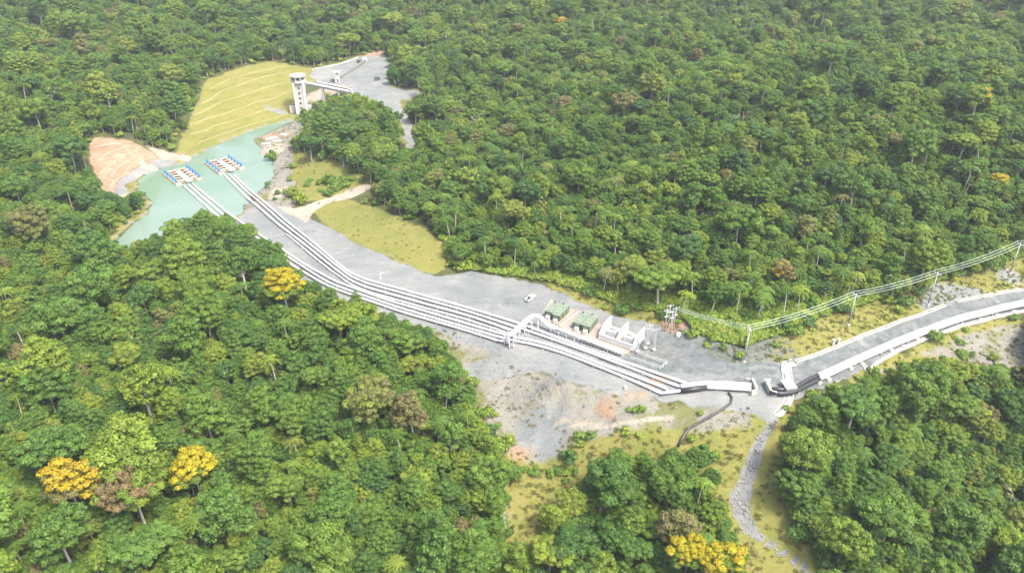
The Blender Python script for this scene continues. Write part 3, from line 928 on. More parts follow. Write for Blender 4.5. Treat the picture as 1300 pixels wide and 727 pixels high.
OPEN_GROUND = [REG[k] for k in ('lake', 'terrace', 'plateau', 'cut_slope', 'shore_road', 'grass_slope', 'gravel_yard', 'access_road', 'dirt_track', 'gully')]
def grid_lookup(field):
    def f(x, y):
        u = int(round((x - GX0) / GS)); v = int(round((y - GY0) / GS))
        if 0 <= u < NX and 0 <= v < NY: return field[v, u]
        return -40.0
    return f
open_sd = grid_lookup(np.maximum.reduce([SD[k] for k in ('lake', 'terrace', 'plateau', 'cut_slope', 'shore_road', 'grass_slope', 'gravel_yard', 'access_road', 'dirt_track', 'gully')]))
soft_sd = grid_lookup(np.maximum.reduce([SD[k] for k in ('meadow', 'verge', 'rubble_bank', 'road_bank', 'grass_patch', 'shore_bank')]))

TREES = []     # dict(x,y,z,form,scale,rot,tint,special,name,label)
cells = {}
def fits(x, y, r, k=.66):
    cx_, cy_ = int(x // 12), int(y // 12)
    for i in range(cx_ - 2, cx_ + 3):
        for j in range(cy_ - 2, cy_ + 3):
            for (a, b, q) in cells.get((i, j), ()):
                if (a - x) ** 2 + (b - y) ** 2 < (k * (q + r)) ** 2:
                    return False
    return True
def put(x, y, r):
    cells.setdefault((int(x // 12), int(y // 12)), []).append((x, y, r))

def crown_ok(x, y, z, f, s):
    F = FORMS[f]
    zc = z + F['zc'] * s
    u, v, d = project(x, y, zc)
    if not (-190 < u < 1490 and -95 < v < 820):
        return True
    k = FPX / d
    rx = F['R'] * s * k * .8
    rz = F['Rz'] * s * k * .8
    for du, dv in ((0, 0), (-rx, 0), (rx, 0), (0, -rz), (0, rz * .9), (-rx * .7, -rz * .7), (rx * .7, -rz * .7)):
        if tree_clear(u + du, v + dv):
            return False
    return True

def place_px(px, py, f, s, tint, **kw):
    """a tree whose crown centre is seen at this pixel"""
    F = FORMS[f]
    g = hit(px, py, F['zc'] * s, hgrid)
    x, y = g[0], g[1]
    t = dict(x=x, y=y, z=Hs(x, y), f=f, s=s, rot=R.uniform(0, 6.28), tint=tint, special=True, **kw)
    TREES.append(t)
    put(x, y, F['R'] * s * .9)
    return t

place_px(243, 583, FLOWER[0], 1.0, .5, name='flowering_tree', label='golden yellow flowering tree, roundest yellow crown in the near forest', cat='tree')
place_px(88, 621, FLOWER[1], 1.12, .85, name='flowering_tree', label='amber orange flowering tree beside the brown-flushed crown', cat='tree')
place_px(358, 360, FLOWER[0], 1.12, .6, name='flowering_tree', label='wide orange-yellow flowering tree next to the white pipes', cat='tree')
place_px(874, 702, FLOWER[1], .82, .45, name='flowering_tree', label='yellow flowering tree at the foot of the wood, left of its pair', cat='tree')
place_px(918, 708, FLOWER[1], .86, .55, name='flowering_tree', label='yellow flowering tree right beside the stony gully', cat='tree')
place_px(396, 380, FLOWER[2], .45, .8, name='flowering_tree', label='small tree with few orange blossoms below the pipes', cat='tree')
place_px(1274, 228, FLOWER[1], .6, .6, name='flowering_tree', label='far orange flowering tree near the right edge of the hillside', cat='tree')
place_px(103, 192, FLOWER[1], .7, .4, name='flowering_tree', label='small yellow tree beside the bare orange cut slope', cat='tree')
place_px(1240, 125, FLOWER[2], 1.0, .5, name='flowering_tree', label='far yellowish flowering tree on the right ridge', cat='tree')
place_px(715, 26, FLOWER[1], .6, .9, name='flowering_tree', label='tiny orange flowering tree on the far forest ridge', cat='tree')
place_px(996, 344, FLOWER[2], .7, .9, name='flowering_tree', label='tree with faint orange blossom on the slope above the power line', cat='tree')
place_px(172, 625, FLUSH[0], 1.15, .97, name='broadleaf_tree', label='large rusty brown flushed tree between the two yellow flowering trees', cat='tree')
place_px(327, 586, DOME[1], 1.0, .42, name='broadleaf_tree', label='bright green ball-shaped tree right of the golden flowering tree', cat='tree')
place_px(380, 15, ROUND[0], 1.0, .70, name='broadleaf_tree', label='pale lime tree on the far skyline above the terraces', cat='tree')
place_px(1015, 158, ROUND[0], .9, .72, name='broadleaf_tree', label='lime green round tree on the far right hillside', cat='tree')
place_px(433, 398, ROUND[1], .9, .68, name='broadleaf_tree', label='yellow-green round tree just below the white pipes', cat='tree')
place_px(62, 575, UMBR[0], 1.15, .30, name='broadleaf_tree', label='pale grey-green layered tree above the amber flowering tree', cat='tree')
place_px(1175, 492, DOME[0], 1.15, .44, name='broadleaf_tree', label='big bright green dome at the top of the right-hand wood', cat='tree')
place_px(780, 612, DOME[2], .95, .24, name='broadleaf_tree', label='tall dark green tree at the head of the wood below the bank', cat='tree')
place_px(845, 612, DOME[0], .95, .40, name='broadleaf_tree', label='leafy green tree at the top right of the wood in the clearing', cat='tree')
place_px(618, 595, DOME[0], .85, .48, name='broadleaf_tree', label='fresh green tree at the forest edge beside the pale soil patch', cat='tree')
place_px(1120, 650, DOME[2], 1.1, .40, name='broadleaf_tree', label='broad bright green crown in the middle of the right-hand wood', cat='tree')
place_px(795, 128, OPEN[0], 1.0, .88, name='broadleaf_tree', label='greyish leafless-looking crown on the far middle hillside', cat='tree')
place_px(553, 535, PALM[0], 1.0, .3, name='palm_tree', label='palm with drooping fronds in the near forest below the pipes', cat='palm')
place_px(612, 663, PALM[0], .95, .3, name='palm_tree', label='palm at the forest edge near the bottom of the meadow', cat='palm')
place_px(1108, 512, PALM[0], .85, .25, name='palm_tree', label='small palm near the top of the right-hand wood', cat='palm')
place_px(448, 425, PALM[0], .7, .35, name='palm_tree', label='small palm among the trees under the pipes', cat='palm')
place_px(997, 530, PALM[0], .42, .74, name='palm_tree', label='low yellowish palm at the foot of the concrete channel', cat='palm')
place_px(990, 605, PALM[0], .42, .66, name='palm_tree', label='low palm on the edge of the wood beside the gully', cat='palm')
place_px(932, 148, BARE[0], .8, .5, name='bare_tree', label='pale dead tree standing out on the far right hillside', cat='tree')
place_px(640, 655, BARE[0], .7, .5, name='bare_tree', label='bare pale sapling at the meadow edge beside the near forest', cat='tree')
place_px(227, 258, BARE[0], .35, .5, name='bare_tree', label='slim bare tree leaning over the reservoir water', cat='tree')

for (px_, py_, s_) in ((262, 285, .75), (285, 293, .8), (308, 305, .8), (332, 320, .75), (345, 335, .7), (236, 288, .7)):
    f_ = R.choice(DOME); g_ = hit(px_, py_, FORMS[f_]['zc'] * s_, hgrid)
    TREES.append(dict(x=g_[0], y=g_[1], z=Hs(g_[0], g_[1]), f=f_, s=s_, rot=R.uniform(0, 6.28), tint=R.uniform(.25, .5), special=False))
    put(g_[0], g_[1], FORMS[f_]['R'] * s_ * .9)

def try_tree(x, y, bigk=1.0):
    u = R.random()
    if u < .20: f = R.choice(DOME)
    elif u < .34: f = R.choice(ROUND)
    elif u < .39: f = R.choice(UMBR)
    elif u < .55: f = R.choice(TALL)
    elif u < .80: f = R.choice(SPREAD)
    elif u < .86: f = BIGLEAF[0]
    elif u < .95: f = R.choice(OPEN)
    elif u < .993: f = PALM[0]
    else: f = BARE[0]
    s = min(1.45, max(.36, R.gauss(.72, .2))) * bigk * (.70 if (y > 215 and x > -60) else .95 if y < 215 else .85)
    F = FORMS[f]
    if f in DOME or f in UMBR: s *= 1.08
    if f in PALM: s = R.uniform(.8, 1.15)
    r = F['R'] * s
    if not fits(x, y, r, .62 if bigk > .8 else .52 if bigk > .6 else .46): return False
    od = open_sd(x, y)
    if od > -3.0: return False
    z = Hs(x, y)
    u_, v_, d_ = project(x, y, z)
    sd2 = soft_sd(x, y)
    if sd2 > 0 and not crown_ok(x, y, z, f, s): return False
    if sd2 > 1.0 and seen_clear(u_, v_): return False
    if not crown_ok(x, y, z, f, s):
        s *= .62
        if not crown_ok(x, y, z, f, s): return False
        r *= .62
    t = R.gauss(.40, .16)
    w_ = R.random()
    if w_ < .05: t = R.uniform(.64, .75)
    elif w_ < .085: t = R.uniform(.78, .88)
    t = min(.95, max(.0, t + .06 * float(wob(np.array(x), np.array(y), 160, 5, 4))))
    TREES.append(dict(x=x, y=y, z=z, f=f, s=s, rot=R.uniform(0, 6.28), tint=t, special=False))
    put(x, y, r)
    return True

def sample_xy():
    y = 62 + (880 - 62) * R.random() ** .75
    hw = .68 * (y * CP + 75) + 35
    return R.uniform(-hw, hw), y
for big_, tries in ((1.4, 2200), (1.0, 6000), (.72, 46000), (.55, 62000)):
    for _ in range(tries):
        x, y = sample_xy()
        try_tree(x, y, big_)
# trees along the forest front below the pipes and in the wood of the clearing
def fill_px(n, x0, x1, y0, y1, smin, smax):
    for _ in range(n):
        px, py = R.uniform(x0, x1), R.uniform(y0, y1)
        f = R.choice(DOME + ROUND + TALL + UMBR[:1] + OPEN); s = R.uniform(smin, smax)
        F = FORMS[f]
        g = hit(px, py, F['zc'] * s, hgrid)
        x, y = g[0], g[1]
        if not fits(x, y, F['R'] * s, .5) or open_sd(x, y) > -2: continue
        z = Hs(x, y)
        if not crown_ok(x, y, z, f, s): continue
        TREES.append(dict(x=x, y=y, z=z, f=f, s=s, rot=R.uniform(0, 6.28), tint=min(.75, max(.02, R.gauss(.41, .14))), special=False))
        put(x, y, F['R'] * s)
fill_px(500, 640, 945, 560, 760, .55, 1.0)
fill_px(500, 230, 560, 270, 440, .5, .9)
fill_px(300, 380, 530, 125, 235, .45, .8)
# understorey: small trees in the gaps, under the others
low_cells = {}
for _ in range(21000):
    x, y = sample_xy()
    if y > 640: continue
    key = (int(x // 5), int(y // 5))
    if low_cells.get(key, 0) >= 1: continue
    if open_sd(x, y) > -3.5: continue
    f = R.choice(ROUND + TALL + OPEN + SPREAD + BIGLEAF + PALM); s = R.uniform(.34, .56)
    z = Hs(x, y)
    if not crown_ok(x, y, z, f, s): continue
    u_, v_, d_ = project(x, y, z)
    if not (-60 < u_ < 1360 and v_ < 800): continue
    if soft_sd(x, y) > 1 and seen_clear(u_, v_): continue
    low_cells[key] = low_cells.get(key, 0) + 1
    TREES.append(dict(x=x, y=y, z=z, f=f, s=s, rot=R.uniform(0, 6.28), tint=min(.72, max(.05, R.gauss(.42, .14))), special=False))
print('TREES', len(TREES))

# ------------------------------------------------------------------ pipelines
def path_px(pts, lift=1.0, step=4.0, water=True):
    """smooth world path through pixels, lying lift metres above ground or water"""
    def hf(X, Y):
        z = hgrid(X, Y)
        return np.maximum(z, WATER - lift + .45) if water else z
    w = [hit(a, b, lift, hf)[:2] for a, b in pts]
    q = smooth_poly(w, step, 0, False)
    z = np.maximum(hgrid(q[:, 0], q[:, 1]) + lift, WATER + .45 if water else -99)
    k = np.array([.25, .5, .25])
    for _ in range(4):
        z[1:-1] = np.convolve(z, k, 'same')[1:-1]
    return np.column_stack([q, z])

def local(pts, o):
    return [tuple(np.array(p) - np.array(o)) for p in pts]

M['orange_float'] = plain('orange_float', (.48, .27, .17), .6, 0, .15, .6, (.4, .32, .25))
M['straw_earth'] = plain('straw_earth', (.195, .182, .078), .95, 0, .2, .4, (.26, .21, .12), .1)
M['pink_earth'] = plain('pink_earth', (.255, .188, .135), .95, 0, .2, .4, (.40, .33, .26), .1)
sup_me = MB().box((0, 0, -.55), (.5, 1.0, 1.1)).box((0, 0, .06), (.3, .8, .2)).mesh('support', M['concrete'])
band_me = MB().cyl((0, 0, 0), .56, .18, 14).mesh('coupling', M['steel'])

def pipeline(pts, r, label, mat='white_pipe', lift=.8, every=9.0, group='white pipelines across the yard', flanges=True, name='pipeline', path=None, supports=True):
    p = path_px(pts, lift) if path is None else path
    o = p[0].copy(); o[2] -= lift
    root = empty(name, o, 0, label, 'pipe', group)
    MB().tube(local(p, o), r, 10).build('pipe', M[mat], root, (0, 0, 0), True)
    acc = 0
    for i in range(1, len(p)):
        acc += np.linalg.norm(p[i] - p[i - 1])
        if acc > every:
            acc = 0
            d = p[i] - p[i - 1]
            a = math.atan2(d[1], d[0])
            g = Hs(p[i][0], p[i][1])
            if supports and g > WATER + .2:
                link_part('support', sup_me, root, p[i] - o - np.array([0, 0, r]), a)
            elif supports:
                link_part('float', float_me, root, p[i] - o - np.array([0, 0, r]), a)
    return root
float_me = MB().tube([(-3.4, .62, 0), (3.4, .62, 0)], .24, 8).tube([(0, -.6, -.05), (0, .9, -.05)], .2, 8).mesh('float', M['orange_float'])
A1 = [(297,222),(328,250),(377,291),(430,335),(455,350.5),(490,361.5),(580,386.5),(657,409.5),(690,421.6),(770,451.6),(836,474),(873,487)]
A2 = [(291,221.5),(321,250),(371,292),(430,339.5),(455,355),(490,366),(580,391),(653,414),(690,426.4),(770,455.8),(830,478),(864,491)]
A3 = [(285,222),(312,250),(364,293),(430,344.5),(455,360),(490,371.5),(580,396.5),(630,412),(648,419)]
A4 = [(362,296),(395,323),(430,349.5),(455,365),(490,376.5),(580,401.5),(643,422)]
B1 = [(244,233),(262,248),(285,267),(320,292),(359,317),(385,334),(410,348.5),(430,358.5),(490,380),(526,391),(570,404),(641,424.5),(690,436),(770,464.7),(847,493.5)]
B2 = [(239,234),(257,250),(280,270),(316,295),(362,323.5),(390,342),(410,354),(430,363.5),(490,384.5),(526,396),(570,409),(638,428.5),(690,440.5),(770,468.8),(839,499)]
B3 = [(233,235.5),(250,251),(274,273),(310,298),(356,327),(390,348),(410,359),(430,368),(489,388.5),(526,400.5),(570,413),(632,432)]
pipeline(A1, .45, 'uppermost white pipe from the far raft, nearest the open yard')
pipeline(A2, .45, 'second white pipe from the far raft, just below the uppermost')
pipeline(A3, .45, 'third white pipe from the far raft, ending at the pipe arch')
pipeline(A4, .24, 'thinner white pipe on close sleepers beside the far raft pipes', every=3.4)
pipeline(B1, .45, 'upper white pipe from the near raft, passing under the arch')
pipeline(B2, .45, 'middle white pipe from the near raft, passing under the arch')
pipeline(B3, .45, 'lowest white pipe, along the forest edge, ending at the arch')
for k, (p0, lab) in enumerate((([(294,223),(311,240),(325,253)], 'red hose between the pipes of the far raft'), ([(241,235),(256,248),(276,266)], 'red hose between the pipes of the near raft'))):
    q = path_px(p0, .9)
    t = MB().tube(q, .4, 6).build('hose', M['red_hose'], None, tuple(q[0]), True)
    tag(t, lab, 'hose', 'red hoses on the floating pipes')

# collecting pipes that lead to the road crossing
def manifold(px, lift, r, name, label, segs):
    p = path_px(px, lift, 3.0)
    o = p[0].copy(); o[2] -= lift
    root = empty(name, o, 0, label, 'pipe', 'large collecting pipes')
    n = len(p)
    for (a, b, mat) in segs:
        i, j = int(a * (n - 1)), max(int(b * (n - 1)), int(a * (n - 1)) + 1)
        MB().tube(local(p[i:j + 1], o), r, 12).build('pipe' if mat == 'white_pipe' else 'sleeve', M[mat], root, (0, 0, 0), True)
    for k in range(3, n - 1, 4):
        d = p[k] - p[k - 1]
        link_part('support', sup_me, root, p[k] - o - np.array([0, 0, r]), math.atan2(d[1], d[0]))
    return root
manifold([(864,490.5),(880,487.5),(897,485.5),(925,487),(953,488.5)], 1.4, .75, 'collecting_pipe', 'upper large white pipe between the yard pipes and the crossing', [(0, 1, 'white_pipe')])
manifold([(839,499),(851,497.5),(864,495.5)], 1.2, .45, 'collecting_pipe', 'short bent white pipe joining the two lower pipes', [(0, 1, 'white_pipe')])
manifold([(864,495.5),(880,494),(897,490.8),(925,492),(953,493.5)], 1.2, .75, 'collecting_pipe', 'lower large pipe with a black sleeve near the yard pipes', [(0, .45, 'black_pipe'), (.37, 1, 'white_pipe')])
# pipes beyond the crossing, black then white along the road
manifold([(976,493),(993,494.5),(1006,493.5),(1029,480.5),(1060,466.5),(1101,447.5),(1150,427),(1208,405),(1250,394),(1300,382.5),(1380,369),(1470,358)], 1.3, .68, 'roadside_pipe', 'upper of the two white pipes running along the road', [(0, .115, 'black_pipe'), (.115, 1, 'white_pipe')])
manifold([(977,498),(993,499.5),(1006,498.5),(1031,485.5),(1062,471),(1103,451.5),(1152,431),(1210,409),(1251,398),(1300,386.5),(1380,373),(1470,362)], 1.3, .68, 'roadside_pipe', 'lower of the two white pipes running along the road', [(0, .115, 'black_pipe'), (.115, 1, 'white_pipe')])

# black hose down the bank
q = path_px([(925,498),(929,503),(928,510),(918,518),(903,527),(890,534),(874,544),(866,556),(861,566)], .45, 2.5, False)
root = empty('drain_hose', q[0], 0, 'black drain hose winding down the bank from the collecting pipes', 'hose')
MB().tube(local(q, q[0]), .42, 8).build('hose', M['black_pipe'], root, (0, 0, 0), True)
for i in range(3, len(q) - 1, 3):
    d = q[i] - q[i - 1]
    v = Vector(d).normalized()
    a = np.array(v) * .18
    MB().tube([q[i] - q[0] - a, q[i] - q[0] + a], .5, 8).build('band', M['dark_steel'], root, (0, 0, 0), True)

# ------------------------------------------------------------------ crossing walls, saddle and concrete channels
def headwall(px, py, rz, label, w=5.2, mirror=1):
    g = P(px, py)
    root = empty('culvert_headwall', g, rz, label, 'headwall', 'headwalls of the road crossing')
    MB().box((0, 0, .9), (.5, w, 2.4)).build('wall', M['pale_concrete'], root, (0, 0, 0))
    for s in (-1, 1):
        MB().box((-.9 * mirror, s * (w / 2 + .45), .7), (2.2, .45, 2.0), -.5 * s * mirror).build('wing_wall', M['pale_concrete'], root, (0, 0, 0))
    MB().box((0, 0, 2.17), (.7, w + .2, .14)).build('coping', M['white_paint'], root, (0, 0, 0))
    return root
headwall(957, 493, 0, 'white concrete headwall where the collecting pipes enter the ground', 5.0, 1)
headwall(974, 494, 0, 'white headwall where the black pipes come out of the ground', 5.0, -1)
g = P(1001, 497.5)
sad = empty('pipe_saddle', g, .1, 'white concrete saddle over the black pipes beside the channel', 'pipe saddle')
MB().box((0, -1.0, 1.0), (3.2, .6, 2.8)).box((0, 2.6, 1.0), (3.2, .6, 2.8)).build('pier', M['pale_concrete'], sad, (0, 0, 0))
MB().box((0, .8, 2.55), (3.6, 4.6, .35)).build('slab', M['white_paint'], sad, (0, 0, 0))
# thin mast on the collecting pipe
g = P(948, 489)
ms = empty('mast', g, 0, 'thin white mast by the first headwall', 'mast')
MB().tube([(0, 0, 0), (.2, .4, 6.5)], [.13, .07], 8).build('post', M['steel'], ms, (0, 0, 0))
MB().box((.2, .4, 6.5), (.5, .35, .25)).build('head', M['steel'], ms, (0, 0, 0))
MB().box((0, 0, .15), (.9, .9, .5)).build('footing', M['concrete'], ms, (0, 0, 0))

def channel(pts, w, label, name='drainage_channel', depth=.5, step=2.5, wall=.3, mat='pale_concrete', group='concrete channels beside the road', lift=.05):
    """open U-shaped concrete channel laid along a path"""
    w2 = [P(a, b)[:2] for a, b in pts]
    q = smooth_poly(w2, step, 0, False)
    z = hgrid(q[:, 0], q[:, 1]) + lift
    o = np.array([q[0][0], q[0][1], z[0]])
    prof = [(-w / 2 - wall, -1.0), (-w / 2 - wall, .38), (-w / 2, .38), (-w / 2, .38 - depth), (w / 2, .38 - depth), (w / 2, .38), (w / 2 + wall, .38), (w / 2 + wall, -1.0)]
    vs, fs = [], []
    m = len(prof)
    for i in range(len(q)):
        d = q[min(i + 1, len(q) - 1)] - q[max(i - 1, 0)]
        d = d / (np.linalg.norm(d) + 1e-9)
        nrm = np.array([-d[1], d[0]])
        for (a, b) in prof:
            p = q[i] + nrm * a
            vs.append((p[0], p[1], z[i] + b))
    for i in range(len(q) - 1):
        for k in range(m):
            a, b = i * m + k, i * m + (k + 1) % m
            fs.append((a, b, b + m, a + m))
    fs.append(tuple(range(m))); fs.append(tuple((len(q) - 1) * m + k for k in range(m - 1, -1, -1)))
    c = MB().add(vs, fs).build(name, M[mat], None, tuple(o))
    return tag(c, label, 'channel', group)
channel([(1200,387),(1188,392),(1173,398),(1150,405.5),(1101.5,423.5),(1060,441),(1030,452.5),(1010,459.5)], .7, 'long pale channel along the upper road edge, below the grass verge')
channel([(1213.5,383),(1250,375.5),(1300,366.8),(1380,352),(1470,340)], .7, 'pale channel along the upper road edge beyond the gap')
channel([(1008,460),(998,463),(998,470),(1000,482),(1002,492)], 2.6, 'wide concrete channel bending across the road end', depth=.35)
channel([(1002,501),(1001,508),(995,518),(986,528)], 2.0, 'sloping concrete chute below the pipe saddle', depth=.35)
channel([(1108,478),(1104,472),(1110,464),(1128,452),(1156,438.5),(1208,418.5),(1250,407),(1300,395.5),(1380,382),(1470,371)], .5, 'lower pale channel beside the roadside pipes', depth=.35)
channel([(1092,459),(1098,466),(1103,476),(1105,482)], .7, 'short pale chute dropping from the roadside pipes', depth=.35)
# sleepers between roadside pipe and lower channel
WORD = ['leftmost', 'second from left', 'third from left', 'fourth from left', 'fifth from left', 'sixth from left', 'seventh from left', 'eighth from left', 'ninth from left', 'tenth from left', 'rightmost']
for i, (px, py) in enumerate(((1040,486),(1052,482),(1080,468),(1132,446),(1147,440.5),(1165,432),(1190,423),(1222,413.5),(1245,406.5),(1266,401),(1287,396.5))):
    g = P(px, py)
    b = MB().box((0, 0, .2), (1.5, 1.1, .7)).box((0, 0, .65), (.9, .7, .3)).build('concrete_block', M['white_paint'], None, (0, 0, 0))
    b.location = g; b.rotation_euler = (0, 0, .5)
    tag(b, 'small white concrete block under the roadside pipes, ' + WORD[i], 'block', 'white blocks along the roadside pipes')
for i, (px, py, lb) in enumerate(((1057, 438, 'left one of two pale posts at the upper road edge'), (1063.5, 437, 'right one of two pale posts at the upper road edge'))):
    g = P(px, py)
    b = MB().box((0, 0, .9), (1.0, .7, 2.6), 0, .8).box((0, 0, 2.25), (1.2, .9, .2)).build('marker_post', M['pale_concrete'], None, (0, 0, 0))
    b.location = g; b.rotation_euler = (0, 0, .4)
    tag(b, lb, 'post', 'pale posts at the road edge')

# ------------------------------------------------------------------ pipe arch and header of the pump station
yard = lambda px, py, z: at(px, py, z)
a0, a1 = yard(647, 425.5, 4.6), yard(674, 401.5, 4.9)
a2, a3, a4 = yard(684, 401.5, 4.6), yard(690, 407, 3.4), yard(697, 413.5, 2.3)
a5 = yard(790, 447.5, 2.1)
org = np.array([a0[0], a0[1], 0.0])
arch = empty('pipe_arch', org, 0, 'thick white pipe arch crossing over the pipelines to the header', 'pipe')
base = yard(645, 437, 0)
pth = [base + (0, 0, .6), base + (0, 0, 3.4), a0 * .93 + a1 * .07, a0 * .8 + a1 * .2, a0 * .5 + a1 * .5, a0 * .15 + a1 * .85, a1 * .7 + a2 * .3 + (0, 0, .2), a2, a3, a4, a4 * .9 + a5 * .1]
pp = []
for i in range(len(pth) - 1):
    p0, p1, p2, p3 = pth[max(i - 1, 0)], pth[i], pth[i + 1], pth[min(i + 2, len(pth) - 1)]
    for k in range(4):
        t = k / 4
        pp.append(.5 * ((2 * p1) + (-p0 + p2) * t + (2 * p0 - 5 * p1 + 4 * p2 - p3) * t * t + (-p0 + 3 * p1 - 3 * p2 + p3) * t ** 3))
pp.append(pth[-1])
MB().tube(local(pp, org), .78, 14).build('pipe', M['white_pipe'], arch, (0, 0, 0), True)
for (px, py, zt) in ((640.5, 436, 3.4), (647, 440, 3.6), (652, 440, 3.6), (659, 428.5, 3.8), (666, 424, 3.9), (675, 421, 4.0), (683, 420, 4.0), (655, 433, 3.8)):
    b = yard(px, py, 0)
    MB().box(tuple(b - org + np.array([0, 0, zt / 2 - .1])), (.35, .35, zt + .2)).build('leg', M['white_paint'], arch, (0, 0, 0))
for t in (.12, .38, .62, .88):
    c = a0 * (1 - t) + a1 * t
    MB().box(tuple(c - org - np.array([0, 0, .95])), (3.0, .35, .35), -.9).build('cross_beam', M['white_paint'], arch, (0, 0, 0))
for s in (-1, 1):
    off = np.array([.9 * s, .5 * s, -.75])
    MB().tube([a0 - org + off, a1 - org + off], .14, 6).build('side_beam', M['white_paint'], arch, (0, 0, 0))
# inlet stubs that lift the ended pipes into the arch
for (px, py) in ((648, 419), (643, 422), (632, 432)):
    p = P(px, py, 1.0)
    MB().tube([p - org, p - org + np.array([1.5, -.6, .2]), base - org + np.array([0, 0, 2.2])], .42, 10).build('inlet', M['white_pipe'], arch, (0, 0, 0), True)

hd = empty('header_pipe', (a4[0], a4[1], 0), 0, 'thick white header pipe on legs in front of the green containers', 'pipe')
ho = np.array([a4[0], a4[1], 0.0])
hdir = (a5 - a4) / np.linalg.norm(a5 - a4)
hrz = math.atan2(hdir[1], hdir[0])
hn = np.array([hdir[1], -hdir[0], 0])      # towards the camera
Lh = np.linalg.norm(a5 - a4)
MB().tube(local([a4 + hdir * .05 * Lh, a4 * .5 + a5 * .5, a5], ho), .72, 14).build('pipe', M['white_pipe'], hd, (0, 0, 0), True)
for k in range(9):
    c = a4 + hdir * Lh * (k + .4) / 9
    for s in (-1.0, 1.0):
        MB().box(tuple(c - ho + hn * s * .95 + np.array([0, 0, -c[2] + .85])), (.22, .22, 1.9), hrz).build('leg', M['white_paint'], hd, (0, 0, 0))
    MB().box(tuple(c - ho + np.array([0, 0, -c[2] + 1.25])), (.22, 2.2, .22), hrz).build('cross_beam', M['white_paint'], hd, (0, 0, 0))
for k in range(13):      # black valves along the far half
    c = a4 + hdir * Lh * (.47 + .515 * k / 12) + hn * 1.15 + np.array([0, 0, -.55])
    v = MB().tube([c - ho - hn * .55, c - ho + hn * .4], .33, 10).build('valve', M['black_pipe'], hd, (0, 0, 0), True)
    MB().tube([c - ho + hn * .4, c - ho + hn * .5], .45, 10).build('flange', M['dark_steel'], v, (0, 0, 0))
MB().tube([a4 + hdir * Lh * .06 - ho + hn * 1.7 + np.array([0, 0, -1.1]), a5 - ho + hn * 1.7 + np.array([0, 0, -1.1])], .14, 8).build('side_pipe', M['steel'], hd, (0, 0, 0), True)

# paved pad of the pump station
pad = [yard(*p, 0)[:2] for p in ((683,404),(700,380),(728,386),(770,402),(800,418),(801,446),(790,452),(735,430),(696,416))]
pm = MB().prism([tuple(p) for p in pad], -.4, .22).build('paved_pad', M['pad_concrete'])
tag(pm, kind='structure')

# green power containers
def container(fr, fl, label):
    """fr/fl: pixels of the near roof corners and far roof corners -> position, heading"""
    z = 3.2
    q = [yard(x, y, z) for x, y in (fl, fr)]
    mid = (q[0] + q[1]) / 2
    d = q[1] - q[0]
    L = np.linalg.norm(d)
    root = empty('power_container', (mid[0], mid[1], .22), math.atan2(d[1], d[0]), label, 'container', 'green power containers')
    W = 2.9
    MB().box((0, 0, 1.45), (L, W, 2.5)).box((0, 0, .14), (L - .3, W - .3, .28)).build('body', M['green_dark'], root, (0, 0, 0))
    rf = MB()
    n = 14
    rf.box((0, 0, 2.78), (L + .25, W + .25, .16))
    for k in range(n):
        rf.box((-L / 2 + L * (k + .5) / n, 0, 2.885), (L / n * .45, W + .1, .05))
    roof = rf.build('roof', M['green_paint'], root, (0, 0, 0))
    for s in (-1, 1):
        MB().box((L * .28 * s, 0, 2.98), (1.2, 1.2, .2)).build('roof_hatch', M['green_paint'], roof, (0, 0, 0))
    for k in range(3):
        MB().box((-L / 2 + L * (k + .6) / 3.2, -W / 2 - .03, 1.5), (1.3, .08, 1.7)).build('louvre', M['green_paint'], root, (0, 0, 0))
    dr = MB().box((-L / 2 - .04, 0, 1.4), (.1, 1.7, 2.1)).build('door', M['green_paint'], root, (0, 0, 0))
    MB().box((-L / 2 - .12, .5, 1.3), (.08, .1, .5)).build('handle', M['steel'], dr, (0, 0, 0))
    MB().box((-L / 2 - 1.0, -.3, .75), (1.1, 1.5, 1.5)).box((-L / 2 - 1.0, -.3, 1.56), (.8, 1.0, .12)).build('cabinet', M['white_paint'], root, (0, 0, 0))
    MB().cyl((L * .42, .6, 2.9), .18, 1.0, 8).build('exhaust', M['dark_steel'], root, (0, 0, 0), True)
    return root
def cmid(a, b):
    return ((a[0] + b[0]) / 2, (a[1] + b[1]) / 2)
container(cmid((712,386.4),(703,382)), cmid((693,392.5),(699.5,397)), 'green container at the end nearest the pipe arch')
container(cmid((723,387.5),(714,383.6)), cmid((701,397.4),(710,401)), 'second green container from the pipe arch')
container(cmid((748,398.5),(739,395)), cmid((728,407),(737,411.7)), 'third green container from the pipe arch')
container(cmid((759,401.2),(750,398)), cmid((739,411.5),(748,414)), 'green container next to the white transformer bays')
# feed pipes between the container pairs
for k, (p, q_) in enumerate((((707,411),(732,393)), ((711,413),(735,395)))):
    a, b = yard(*p, .8), yard(*q_, .8)
    root = empty('feed_pipe', (a[0], a[1], .2), 0, ('pale pipe between the container pairs, nearer the arch' if k == 0 else 'pale pipe between the container pairs, farther from the arch'), 'pipe', 'pipes between the containers')
    MB().tube([a - (a[0], a[1], .2), b - (a[0], a[1], .2)], .28, 8).build('pipe', M['red_hose'] if k == 0 else M['white_pipe'], root, (0, 0, 0), True)
    for t in (.1, .5, .9):
        c = a * (1 - t) + b * t
        MB().box(tuple(c - (a[0], a[1], .2 + .5)), (.5, .5, .55)).build('support', M['concrete'], root, (0, 0, 0))

